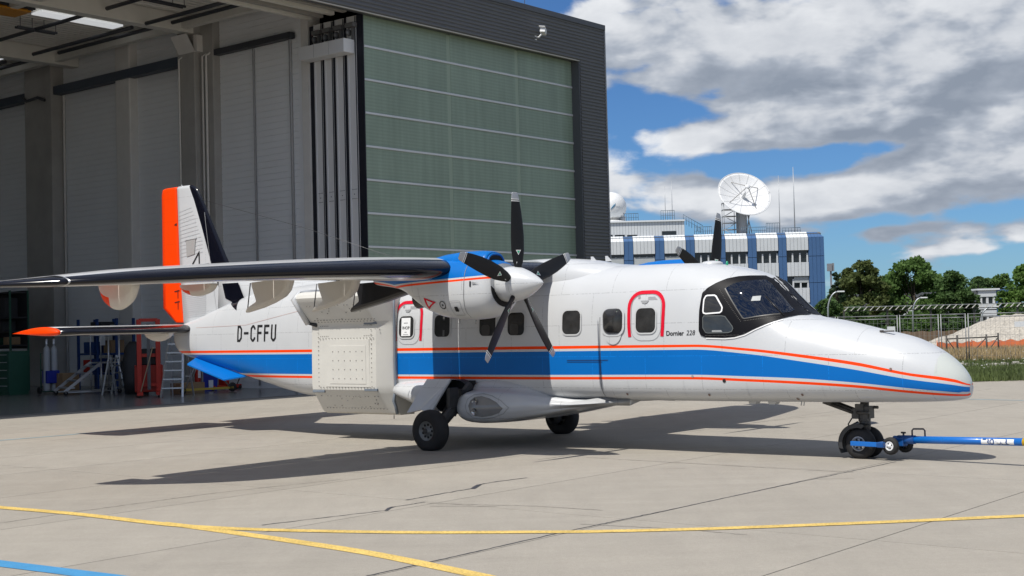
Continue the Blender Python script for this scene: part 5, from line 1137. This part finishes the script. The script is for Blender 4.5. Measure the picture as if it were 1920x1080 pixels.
tree_at(1786, 508, 82, 146, 1, 3, 'dark green tree beside the small pale building')
tree_at(1924, 493, 96, 150, 3, 4, 'bright green tree in front of the blue end of the small pale building')
tree_at(1838, 514, 52, 176, 1, 5, 'slim dark tree standing behind the small pale building', n=4000, lobes=30)
tree_at(1662, 515, 66, 158, 1, 6, 'small dark tree between the olive tree and the tall green tree')
tree_at(1756, 512, 66, 170, 0, 7, 'green tree half hidden between two bigger trees')
tree_at(1568, 505, 34, 138, 4, 8, 'narrow dark conifer against the blue corner of the office block', n=4000, lobes=40, cb=.03, name='conifer_tree', leaf=.22)
for i, (px, tp, w_) in enumerate(((1640, 522, 90), (1735, 505, 80), (1815, 516, 90), (1872, 512, 80), (1590, 530, 70))):
    tree_at(px, tp, w_, 186, (1, 0, 1, 0, 1)[i], 40+i, ['distant tree in the gap between the olive tree and the tall green tree', 'distant tree rising right behind the tall green tree', 'distant dark tree behind the dark green tree', 'distant tree filling the gap behind the small pale building', 'distant dark tree behind the narrow conifer'][i], n=3600, lobes=40)
for i, (px, tp, w_, Y, mm) in enumerate(((1550, 561, 84, 118, 1), (1606, 574, 60, 120, 1), (1660, 590, 70, 122, 1), (1720, 588, 90, 124, 0), (1775, 592, 76, 122, 1), (1500, 570, 60, 122, 1), (1915, 575, 70, 126, 1))):
    tree_at(px, tp, w_, Y, mm, 20+i, ['rounded dark bush under the blue corner of the office block', 'bush at the foot of the olive tree', 'low bush left of the tall street lamp', 'wide low bush behind the tall street lamp', 'low bush in front of the dark green tree', 'bush hidden behind the aircraft windshield', 'bush behind the gravel heap'][i], cb=.0, n=4500, lobes=36, cat='bush', name='bush', leaf=.26)
# ------------------------------------------------------------------ meadow, fence, heap
MB().add([(5.6, 37.02, -.004), (160, 55.0, -.004), (160, 140, -.004), (5.6, 140, -.004)], [(0, 1, 2, 3)]).build('meadow', GRASSM, kind='structure')
def blades(name, x0, x1, y0, y1, n, h0, h1, m_, lab, wd=.012):
    rnd = random.Random(len(name)); vs_ = []; fs = []
    for k in range(n):
        y = rnd.uniform(y0, y1); x = rnd.uniform(x0(y), x1(y)); h = rnd.uniform(h0, h1); a = rnd.uniform(0, pi); w_ = wd*rnd.uniform(.7, 1.5); dx, dy = cos(a)*w_, sin(a)*w_; lx, ly = rnd.gauss(0, .22)*h, rnd.gauss(0, .22)*h
        if y < 37.2+.12*(x-12.8): continue
        o = len(vs_); vs_ += [(x-dx, y-dy, 0), (x+dx, y+dy, 0), (x+dx*.6+lx*.5, y+dy*.6+ly*.5, h*.6), (x-dx*.6+lx*.5, y-dy*.6+ly*.5, h*.6), (x+lx, y+ly, h)]; fs += [(o, o+1, o+2, o+3), (o+3, o+2, o+4)]
    return MB().add(vs_, fs).build(name, m_, kind='stuff', label=lab, category='grass')
GR = mat('grass_blade_green', (.075, .105, .026), .7, var=.4, vscale=.7, world=True); TAN = mat('dry_grass_tan', (.36, .27, .14), .8, var=.3, vscale=.9, world=True)
lx = lambda y: .29*y; rx_ = lambda y: .42*y
blades('grass', lx, rx_, 37.4, 49.5, 26000, .08, .26, GR, 'short green grass along the apron edge')
blades('tall_grass', lx, rx_, 50, 64, 26000, .2, .5, TAN, 'tall dry tan grass behind the site fence', .016)
blades('weeds', lx, rx_, 47.5, 58, 9000, .1, .34, GR, 'green weeds at the foot of the dry grass')
mb = MB(); rnd = random.Random(5)
for k in range(70):
    y = rnd.uniform(40, 56); x = rnd.uniform(.32*y, .41*y); z = rnd.uniform(.15, .42); mb.box((x, y, z), (.035, .035, .02))
mb.build('wild_flowers', mat('flower_white', (.75, .75, .70), .8), kind='stuff', label='small white wild flowers dotted over the grass', category='flowers')
# kerb of rubble in front of the fence
STONE = mat('light_rubble', (.36, .34, .31), .9, var=.2, vscale=2, world=True)
mb = MB()
for k in range(220):
    y = 46.3+rnd.gauss(0, .5); x = rnd.uniform(13, 21); s = rnd.uniform(.08, .26); mb.box((x, y, s*.3), (s, s*rnd.uniform(.6, 1.2), s*.7), 0, Matrix.Rotation(rnd.uniform(0, 3), 3, 'Z') @ Matrix.Rotation(rnd.gauss(0, .3), 3, 'X'))
mb.build('rubble', STONE, kind='stuff', label='pale broken concrete pieces strewn along the fence', category='rubble')
# gravel heap
GRAV = mat('gravel_beige', (.40, .37, .32), .95, var=.14, vscale=1.3, speck=.4, sscale=9, bump=1.0, bscale=9, world=True)
hc = at(1960, 650, 76); vs_ = []; fs = []; nx, ny = 70, 40
from mathutils import noise as mn
for j in range(ny+1):
    for i in range(nx+1):
        u, v = i/nx*2-1, j/ny*2-1; x, y = u*7.2, v*4.6
        prof_x = np.interp(x, [-7.2, -5.9, -4.6, -3.6, -2.2, 0, 3.5, 7.2], [0, .5, .9, 1.45, 1.78, 1.9, 1.75, 0]); z = prof_x*max(0, 1-abs(v)**2.2)**.9
        z += (mn.noise(Vector((x*.9, y*.9, 0)))*.16+mn.noise(Vector((x*2.6, y*2.6, 3)))*.09+mn.noise(Vector((x*7, y*7, 5)))*.03)*min(1, z*2.5)
        vs_.append((x, y, max(z, 0)-.03))
for j in range(ny):
    for i in range(nx): a = j*(nx+1)+i; fs.append((a, a+1, a+nx+2, a+nx+1))
MB().add(vs_, fs).build('gravel_heap', GRAV, loc=(hc.x, 76, 0), label='big heap of beige gravel behind the orange barrier', category='heap')
mb = MB().add([(-3.6, 0, .02), (3.2, 0, .02), (3.2, .06, .52), (1.5, .06, .62), (-.5, .06, .6), (-3.6, .06, .45)], [(0, 1, 2, 3, 4, 5)])
tp = at(1660, 625, 82); bf = empty('board_fence', (at(1690, 640, 82).x, 82, 0), 0, label='low brown board fence behind the site fence', category='fence')
BRN = [mat('weathered_board_brown', (.16, .105, .065), .9, var=.2, vscale=3), mat('weathered_board_grey', (.20, .15, .11), .9, var=.2, vscale=3)]
for k in range(30): MB().bb(k*.15, k*.15+.14, 0, .03, 0, .95+.03*sin(k)).build('board', BRN[k % 2], bf)
# orange barrier netting: short lengths
ORB = mat('orange_barrier_plastic', (.62, .16, .06), .7, var=.15, vscale=2)
for i, (p0, p1) in enumerate(((1757, 1822), (1822, 1872), (1872, 1935))):
    a, b = at(p0, 650, 68), at(p1, 650, 68-.6*i); z0, z1 = .12, .50
    mb = MB(); n = 14
    for q in range(n):
        A, B = a.lerp(b, q/n), a.lerp(b, (q+1)/n); za, zb = .05*sin(q*1.1+i), .05*sin((q+1)*1.1+i)
        mb.add([(A.x, A.y, z0+za), (B.x, B.y, z0+zb), (B.x, B.y+.02, z1+zb+.03*i), (A.x, A.y+.02, z1+za+.03*i)], [(0, 1, 2, 3)])
    for q in (0, n): P_ = a.lerp(b, q/n); mb.tube([(P_.x, P_.y-.02, 0), (P_.x, P_.y-.02, .62)], .02, 5)
    mb.build('orange_barrier', ORB, label='orange plastic barrier strip at the foot of the gravel heap', category='barrier', group='orange barrier strips by the heap')
# steel frame barrier
fb = empty('metal_barrier', (at(1775, 650, 60).x, 60, 0), 0, label='dark tubular metal barrier with diagonal braces in the dry grass', category='barrier')
DKM = mat('dark_weathered_metal', (.07, .065, .06), .6, .3); s6 = 60/F
def bxp(px): return (px-1775)*s6
for px in (1775, 1795, 1850, 1872): MB().tube([(bxp(px), 0, 0), (bxp(px), 0, .98+.05*(px == 1872))], .04, 6).build('post', DKM, fb)
MB().tube([(bxp(1775), 0, .82), (bxp(1850), 0, .86), (bxp(1872), 0, .88)], .03, 6).build('rail', DKM, fb)
for a, b in ((1775, 1795), (1850, 1822), (1872, 1850)): MB().tube([(bxp(a), 0, .85), (bxp(b), 0, .15)], .022, 6).build('brace', DKM, fb)
# site fence
GALV = mat('galvanised_tube', (.27, .28, .29), .5, .5, var=.08)
def fence(p, q, lab):
    p, q = Vector(p), Vector(q); L_ = (q-p).length; o = empty('site_fence', p, atan2((q-p).y, (q-p).x), label=lab, category='fence', group='mobile site fence panels')
    for x in (.05, L_-.05): MB().tube([(x, 0, 0), (x, 0, 1.92)], .019, 8).build('post', GALV, o)
    for z in (.12, 1.78, 1.90): MB().tube([(.03, 0, z), (L_-.03, 0, z)], .016, 6).build('rail', GALV, o)
    mb = MB(); n = int(L_/.16)
    for k in range(1, n): mb.box((k*L_/n, 0, .95), (.006, .006, 1.66))
    for k in range(1, 7): mb.box((L_/2, 0, .12+k*.25), (L_-.06, .006, .006))
    mb.build('wire_mesh', GALV, o)
    for x in (0, L_): MB().box((x, 0, .06), (.24, .6, .13)).build('foot_block', STONE, o, bevel=.02)
FP = [at(1500, 640, 53), at(1570, 640, 52.3), at(1686, 640, 51), at(1763, 640, 50), at(1814, 640, 49.4), at(1940, 640, 48.4)]
for i, (a, b) in enumerate(zip(FP, FP[1:])): fence((a.x, a.y, 0), (b.x, b.y, 0), 'galvanised mesh site fence panel on concrete feet beside the meadow')
for px, py, Y in ((1671, 617, 50.7), (1914, 607.5, 48.4)):
    p_ = at(px, py, Y-.1); MB().box((0, 0, 0), (.30 if px < 1800 else .46, .01, .19)).build('fence_sign', mat('sign_white', (.75, .76, .77), .5), loc=p_, label='small white sign on the site fence ' + ('behind the aircraft nose' if px < 1800 else 'in front of the gravel heap'), category='sign')
# long lattice girder behind the field
YG = 104.0; a, b = at(1583, 583.5, YG), at(1990, 577, YG)
lg_ = empty('lattice_girder', (a.x, YG, 0), 0, label='long pale lattice girder on posts running in front of the trees', category='girder')
L_ = b.x-a.x; z = a.z; GLI = mat('girder_pale', (.44, .43, .39), .6); dz = .30
for q in (0, dz): MB().bb(0, L_, -.03, .03, z+q-.03, z+q+.03).build('chord', DKM if q == 0 else mat('girder_grey', (.20, .21, .22), .6), lg_)
n = int(L_/.48)
for k in range(n): MB().beam((k*L_/n, -.04, z), ((k+.6)*L_/n, -.04, z+dz), .03, .20, up=(0, -1, 0)).build('lacing', GLI, lg_)
for k in range(6): MB().bb(k*L_/5-.06, k*L_/5+.06, .05, .17, 0, z+.1).build('post', DKM, lg_)
# street lamps
LP = mat('lamp_pole_grey', (.36, .38, .40), .4, .5)
def lamp(px, hx_, hy_, Y, lab):
    b = at(px, 600, Y); hd = at(hx_, hy_, Y); o = empty('street_lamp', (b.x, Y, 0), 0, label=lab, category='street lamp', group='curved street lamps'); z = hd.z; dx = hd.x-b.x
    MB().tube([(0, 0, 0), (0, 0, z*.62)]+[(dx*(1-cos(t)), 0, z*.62+(z*.38)*sin(t)) for t in np.linspace(.15, pi/2, 8)], [.08]+[.06]*9, 8).build('pole', LP, o)
    MB().box((dx+.22, 0, z), (.55, .2, .12)).build('lamp_head', mat('lamp_head_white', (.68, .69, .70), .4), o, bevel=.04)
lamp(1553, 1571, 547, 100, 'curved grey street lamp beside the blue corner of the office block'); lamp(1712, 1727, 558.5, 106, 'curved grey street lamp in front of the tallest green tree'); lamp(1841, 1862, 575, 120, 'curved street lamp in front of the small pale building')
# grey cabinet at the corner of the block
cb_ = at(1552, 503, 170); MB().bb(-.5, .0, -.3, .3, -.45, .5).bb(.1, .3, -.2, .2, -.45, .55).bb(-.2, .0, -.1, .1, -9, -.45).build('mast_box', mat('box_grey', (.22, .23, .25), .6), loc=(cb_.x, 168, cb_.z), label='grey equipment box on a mast beside the office block corner', category='equipment box')
# ------------------------------------------------------------------ tow bar on the nose gear
def acw(x, y, z=0): return Vector((TX+cos(YAW)*x-sin(YAW)*y, TY+sin(YAW)*x+cos(YAW)*y, z))
ax0 = acw(6.26, 0); tgt = Vector((6.08, 16.25, 0)); td = (tgt-ax0).normalized()
tb = empty('towbar', ax0, atan2(td.y, td.x), label='blue aircraft tow bar with small wheels hooked to the nose gear', category='tow bar')
TB = mat('towbar_blue', (.004, .135, .50), .35, var=.08, coat=.2); TBD = mat('towbar_dark_blue', (.006, .07, .26), .4)
for s in (-1, 1): MB().bb(-.05, .36, s*.245-.02, s*.245+.02, .175, .235).build('fork_arm', TB, tb, bevel=.006)
MB().bb(.34, .44, -.28, .28, .17, .24).bb(.42, .60, -.06, .06, .18, .29).build('head', TBD, tb, bevel=.01)
MB().tube([(.44, 0, .262), (2.18, 0, .302)], .047, 18).build('tube', TB, tb); MB().tube([(.50, 0, .262), (.74, 0, .268)], .056, 18).build('sleeve', TBD, tb)
MB().tube([(2.18, 0, .302), (2.6, 0, .312)], .048, 18).build('tube_band', mat('towbar_yellow', (.65, .42, .02), .45), tb); MB().tube([(2.6, 0, .312), (3.9, 0, .34)], .047, 18).build('tube', TB, tb)
MB().tube([(.70, 0, .30), (.70, 0, .385), (.72, 0, .405), (.86, 0, .41), (.88, 0, .39), (.88, 0, .31)], .011, 8).build('handle', mat('handle_navy', (.012, .02, .05), .5), tb)
MB().tube([(.575, 0, .28), (.575, 0, .35)], .012, 8).tube([(.545, 0, .352), (.605, 0, .352)], .012, 8).build('locking_knob', BLK, tb); MB().bb(.36, .42, -.05, .05, .24, .27).build('shear_pin_block', mat('brass_block', (.28, .20, .06), .5, .4), tb)
MB().tube([(.49, -.19, .19), (.49, .19, .19)], .014, 8).build('axle', STEEL, tb)
for s in (-1, 1):
    w_ = empty('wheel', (.49, s*.175, .19)); w_.parent = tb
    MB().lathe([(.055, -.035), (.075, -.042), (.10, -.036), (.112, -.018), (.113, 0), (.112, .018), (.10, .036), (.075, .042), (.055, .035)], (0, 0, 0), (0, 1, 0), 28).build('tyre', RUB, w_)
    MB().lathe([(.062, .03), (.058, .042), (.05, .036), (.022, .03), (.02, .05), (0, .052)], (0, 0, 0), (0, s, 0), 20).build('rim', mat('white_rim', (.70, .71, .72), .4), w_)
    mb = MB()
    for k in range(4): a = 2*pi*k/4+.4; mb.lathe([(0, .0345), (.010, .0345), (.010, .03)], (.036*cos(a), 0, .036*sin(a)), (0, s, 0), 8)
    mb.build('rim_bolts', DARK, w_)
# name plate wrapped on the near side of the tube
lab_ = MB(); rg = []
for x in (1.66, 2.08): zc_ = .262+(x-.44)/1.74*.04; rg.append([(x, -.0485*cos(t), zc_+.0485*sin(t)) for t in np.linspace(-.75, .75, 9)])
pl_ = lab_.loft(rg, 0, False, False).build('name_plate', mat('plate_white', (.78, .79, .80), .4), tb)
text_mesh('TRONAIR', .098, 'plate_lettering', mat('plate_blue', (.008, .06, .22), .5), pl_, lambda u, v: (lambda x, t: Vector((x, -.0497*cos(t), .262+(x-.44)/1.74*.04+.0497*sin(t))))(1.68+u*.76, (v-.035)/.0485), bold=.004)
MB().tube([(x, -.0497*cos(t), .262+(x-.44)/1.74*.04+.0497*sin(t)) for x, t in ((1.86, -.5), (1.93, -.55), (2.02, -.62))], .004, 4).build('plate_swoosh', LETTER, pl_)
# ------------------------------------------------------------------ things inside the hangar
ALUM = mat('ladder_aluminium', (.50, .51, .52), .35, .7, var=.08)
REDM = mat('machine_red', (.44, .022, .008), .5, var=.1); GRN_ = mat('cabinet_green', (.012, .075, .045), .5, var=.1); BLM = mat('rack_blue', (.012, .045, .17), .5); CARD = mat('cardboard_brown', (.26, .17, .09), .85, var=.1); BLKM = mat('machine_black', (.02, .021, .024), .6, var=.2)
WCY = mat('cylinder_white', (.36, .38, .40), .4); BIN = mat('bin_blue', (.01, .025, .30), .5)
def thing(name, px, py, lab, cat, rz=0, **k): p_ = gnd(px, py); return empty(name, (p_.x, p_.y, .005), HYAW+rz, label=lab, category=cat, **k)
# chest of drawers
o = thing('drawer_cabinet', -12, 741, 'green workshop drawer cabinet with pale handles inside the hangar', 'cabinet', -pi/2)
MB().bb(-.6, 1.0, 0, .7, 0, 1.45).build('body', GRN_, o, bevel=.01)
for z in (.12, .38, .64, .90, 1.15):
    for x in (-.56, .24): d = MB().bb(x, x+.72, -.025, 0, z, z+.22).build('drawer', GRN_, o, bevel=.006); MB().bb(x+.06, x+.66, -.05, -.026, z+.175, z+.195).build('handle', mat('handle_pale', (.45, .48, .47), .4), d)
o = thing('storage_rack', -30, 733, 'tall dark storage rack behind the green drawer cabinet', 'rack', -pi/2)
for x in (-.9, .3, 1.5):
    for y in (.2, .9): MB().bb(x-.03, x+.03, y-.03, y+.03, 0, 3.6).build('upright', GRN_, o)
for z in (1.6, 2.1, 2.6, 3.5): MB().bb(-.9, 1.5, .2, .9, z, z+.05).build('shelf', BLKM, o)
MB().bb(-.9, 1.5, .86, .92, 1.5, 3.6).build('back_sheet', BLKM, o)
for x, z, w_, h, c in ((-.6, 1.65, .4, .3, BLKM), (0, 1.65, .35, .25, GRN_), (.6, 2.15, .5, .35, BLKM), (1.0, 1.65, .3, .28, CARD), (-.5, 2.65, .9, .6, BLKM), (.7, 2.65, .6, .7, BLKM)): MB().bb(x-w_/2, x+w_/2, .3, .8, z+.005, z+h).build('stored_box', c, o, bevel=.01)
# cylinder trolley
o = thing('cylinder_trolley', 90, 739, 'hand trolley with frame and small wheels carrying two white gas cylinders', 'trolley')
MB().tube([(-.25, 0, .12), (-.25, 0, 1.35), (.25, 0, 1.35), (.25, 0, .12)], .022, 6).bb(-.27, .27, -.32, 0, .08, .11).tube([(-.25, 0, .8), (.25, 0, .8)], .018, 6).build('frame', GRN_, o)
for x in (-.28, .28): MB().lathe([(.03, -.03), (.11, -.03), (.12, 0), (.11, .03), (.03, .03)], (x, .05, .125), (1, 0, 0), 16).build('wheel', RUB, o)
MB().bb(-.22, .24, -.34, -.02, .36, .78).build('valve_case', BIN, o, bevel=.02)
for x in (-.13, .14):
    p_ = gnd(90, 739); c_ = Vector((p_.x, p_.y, 0))+Matrix.Rotation(HYAW, 3, 'Z') @ Vector((x, -.16, 0))
    cy = MB().lathe([(.0, 0), (.105, 0), (.11, .03), (.11, 1.28), (.10, 1.38), (.06, 1.46), (.03, 1.48), (.03, 1.54), (.0, 1.54)], (0, 0, .115), (0, 0, 1), 18).build('gas_cylinder', WCY, loc=c_, label='white gas cylinder standing on the hand trolley in the hangar', category='gas cylinder', group='gas cylinders on the trolley'); MB().lathe([(.045, 0), (.045, .16), (.02, .18), (0, .18)], (0, 0, 1.656), (0, 0, 1), 12).build('cap', ALUM, cy)
def carton(px, py, w_, d, h, lab, m_=CARD, z=0): 
    o = thing('carton', px, py, lab, 'box'); b = MB().bb(-w_/2, w_/2, -d/2, d/2, z, z+h).build('body', m_, o, bevel=.008); MB().bb(-w_/2-.002, w_/2+.002, -.03, .03, z+h*.8, z+h+.003).build('tape', mat('packing_tape', (.33, .25, .15), .4), o); return o
carton(126, 738, .62, .5, .68, 'brown cardboard carton beside the gas cylinder trolley'); carton(352, 738, .95, .5, .34, 'wooden brown crate lying between the ladder legs')
# rolling stairs
o = thing('rolling_stairs', 172, 739, 'low wide aluminium maintenance stairs on castors', 'stairs', -.25)
for s in (-.5, .5):
    MB().beam((-1.05, s, .12), (.15, s, 1.02), .05, .09).build('stringer', ALUM, o); MB().tube([(.15, s, .1), (.15, s, 1.0)], .03, 6).tube([(.75, s, .1), (.75, s, 1.9)], .03, 6).tube([(.15, s, 1.0), (.15, s, 1.9), (.75, s, 1.9)], .022, 6).build('side_frame', ALUM, o)
    for x in (-1.0, .75): MB().lathe([(.02, -.025), (.07, -.025), (.08, 0), (.07, .025), (.02, .025)], (x, s, .08), (0, 1, 0), 12).build('castor', RUB, o)
for k in range(4): MB().bb(-.95+k*.29, -.70+k*.29, -.48, .48, .22+k*.22, .26+k*.22).build('tread', ALUM, o)
MB().bb(.14, .76, -.48, .48, .99, 1.03).build('platform', ALUM, o); MB().tube([(-1.0, -.5, .1), (.75, -.5, .1)], .025, 6).tube([(-1.0, .5, .1), (.75, .5, .1)], .025, 6).build('base_rail', ALUM, o)
def stepladder(px, py, h, lab, rz=0, w0=.55, w1=.34, spread=.75, n=6):
    o = thing('step_ladder', px, py, lab, 'ladder', rz)
    for s in (-1, 1):
        MB().beam((s*w0/2, -spread*.5, 0), (s*w1/2, 0, h), .06, .03).build('front_rail', ALUM, o); MB().beam((s*w0/2, spread*.5, 0), (s*w1/2, .03, h), .05, .025).build('rear_rail', ALUM, o)
    for k in range(1, n+1):
        t = k/(n+.4); ww = (w0*(1-t)+w1*t)/2; MB().bb(-ww, ww, -spread*.5*(1-t)-.05, -spread*.5*(1-t)+.05, h*t-.02, h*t+.02).build('tread', ALUM, o)
    for t in (.3, .65): ww = (w0*(1-t)+w1*t)/2; MB().tube([(-ww, spread*.5*(1-t), h*t), (ww, spread*.5*(1-t), h*t)], .015, 6).build('rear_brace', ALUM, o)
    return o
stepladder(214, 740, 1.25, 'short aluminium step ladder next to the rolling stairs', .5, .62, .46, .5, 5)
stepladder(333, 743, 1.95, 'tall leaning aluminium step ladder in front of the red lift', -.95, .66, .40, 1.1, 7)
# blue rack behind
o = thing('pallet_rack', 196, 729, 'blue upright rack with boxes behind the step ladder', 'rack', -pi/2)
for x in (-1.6, -.4, .8):
    for y in (0, .7): MB().bb(x-.04, x+.04, y-.04, y+.04, 0, 2.5).build('upright', BLM, o)
for z in (.5, 1.2, 1.9): MB().bb(-1.6, .8, 0, .7, z, z+.07).build('beam', BLM, o)
for x, z, w_, h, c in ((-1.2, .575, .5, .45, REDM), (-.7, .575, .4, .5, BLM), (.2, .575, .7, .4, BLKM), (-1.1, 1.275, .6, .4, BLM), (.1, 1.275, .5, .45, CARD), (.5, 1.975, .5, .3, mat('folded_grey_cloth', (.33, .36, .40), .8)), (-.6, 1.975, .7, .42, BLKM)): MB().bb(x-w_/2, x+w_/2, .08, .62, z, z+h).build('stored_box', c, o, bevel=.02)
MB().bb(-.15, .15, -.06, -.045, 1.55, 1.9).build('paper_sheet', mat('sheet_white', (.70, .72, .74), .7), o)
# red stacker
o = thing('pallet_stacker', 280, 743, 'red mast lift truck standing against the hangar wall', 'lift truck', -.6)
for s in (-.28, .28): MB().bb(s-.07, s+.07, -.09, .09, .06, 2.35).build('mast_rail', REDM, o, bevel=.008); MB().bb(s-.09, s+.09, -1.05, -.1, .06, .15).build('fork_leg', REDM, o, bevel=.01)
for z in (.3, 1.2, 2.28): MB().bb(-.28, .28, -.05, .05, z, z+.1).build('cross_bar', REDM, o)
MB().bb(-.42, .42, .1, .75, .12, .95).build('battery_case', REDM, o, bevel=.03); MB().bb(-.36, .36, .12, .6, .95, 1.45).build('hood', BLKM, o, bevel=.04); MB().tube([(0, .7, .8), (0, 1.0, 1.15), (-.15, 1.05, 1.25), (.15, 1.05, 1.25)], .025, 6).build('tiller', BLKM, o); MB().bb(-.05, .05, -.12, -.09, .2, 2.2).build('lift_chain', STEEL, o)
for x, y in ((-.3, .55), (.3, .55), (-.28, -.95), (.28, -.95)): MB().lathe([(.02, -.03), (.07, -.03), (.075, 0), (.07, .03), (.02, .03)], (x, y, .078), (1, 0, 0), 12).build('roller', RUB, o)
o = thing('machine_cover', 258, 739, 'dark machine under a black cover beside the red lift', 'machine', .2); rg = []
for z, s in ((0, .42), (.5, .46), (1.1, .40), (1.5, .28), (1.68, .12)): rg.append([(s*cos(t)*(1+.08*sin(3*t)), s*.8*sin(t)*(1+.08*cos(4*t))+z*.1, z) for t in np.linspace(0, 2*pi, 19)[:-1]])
MB().loft(rg, 0, True).build('cover', BLKM, o); MB().bb(-.2, .2, -.45, -.3, .2, .6).build('label_plate', REDM, o)
MB().beam((0, 0, 0), (.42, .0, 1.5), .05, .02).lathe([(.03, 1.5), (.05, 1.53), (0, 1.56)], (.0, 0, 0), (.27, 0, .963), 8).build('wooden_prop', mat('pale_wood', (.42, .34, .22), .8), loc=gnd(262, 744)+Vector((0, 0, .006)), label='pale wooden bar leaning against the red lift', category='bar')
# tail support trolley
o = thing('tail_stand', 395, 737, 'wheeled tubular tail stand with yellow base bar', 'trolley', -.15)
YB_ = mat('stand_yellow', (.40, .28, .03), .5)
MB().bb(-1.0, .8, -.04, .04, .10, .17).build('base_bar', YB_, o); MB().tube([(-.9, 0, .14), (-.3, 0, 1.3), (.7, 0, .14)], .025, 8).tube([(-.3, 0, 1.3), (-.5, .5, .1)], .025, 8).build('legs', ALUM, o); MB().tube([(-.3, 0, 1.2), (-.3, 0, 1.55)], .04, 8).build('post', ALUM, o)
for x, r in ((-.95, .10), (.78, .15)): MB().lathe([(.03, -.04), (r*.9, -.04), (r, 0), (r*.9, .04), (.03, .04)], (x, 0, r+.002), (0, 1, 0), 16).build('wheel', RUB, o)
o = thing('waste_bin', 388, 733, 'bright blue plastic bin on the hangar floor behind the tail stand', 'bin')
MB().loft([[(x*s, y*s, z) for x, y in ((-.3, -.22), (.3, -.22), (.3, .22), (-.3, .22))] for z, s in ((0, .85), (.55, 1), (.6, 1.06), (.62, 1.06), (.60, .95), (.05, .8))], 0, True, True, False).build('body', BIN, o); MB().bb(-.1, .08, -.235, -.226, .1, .35).build('label', mat('sheet_white', (.70, .72, .74), .7), o)
o = thing('red_jack', 420, 731, 'low red floor jack beside the blue bin', 'jack', .1)
MB().bb(-.7, .7, -.12, .12, .05, .16).bb(-.1, .1, -.15, .15, .16, .36).build('beam', REDM, o, bevel=.015); MB().tube([(.6, 0, .15), (.95, 0, .75)], .02, 6).build('handle', BLKM, o)
for x in (-.6, .6): MB().lathe([(.02, -.16), (.06, -.16), (.06, .16), (.02, .16)], (x, 0, .062), (0, 1, 0), 12).build('roller', RUB, o)
o = thing('fire_extinguisher', 371, 735, 'red fire extinguisher standing in a rack by the hangar wall', 'extinguisher')
MB().lathe([(0, .3), (.09, .3), (.095, .33), (.095, .85), (.06, .93), (.03, .95), (.03, 1.0), (0, 1.0)], (0, 0, 0), (0, 0, 1), 16).build('bottle', REDM, o); MB().bb(-.12, .12, -.12, .12, 0, .29).bb(.1, .13, -.12, .12, 0, 1.1).build('stand', GREYP, o); MB().tube([(0, -.02, .98), (.12, -.1, .9), (.12, -.1, .5)], .015, 6).build('hose', BLKM, o); MB().bb(-.05, .05, -.1, -.094, .45, .7).build('label', mat('sheet_white', (.7, .72, .74), .7), o)
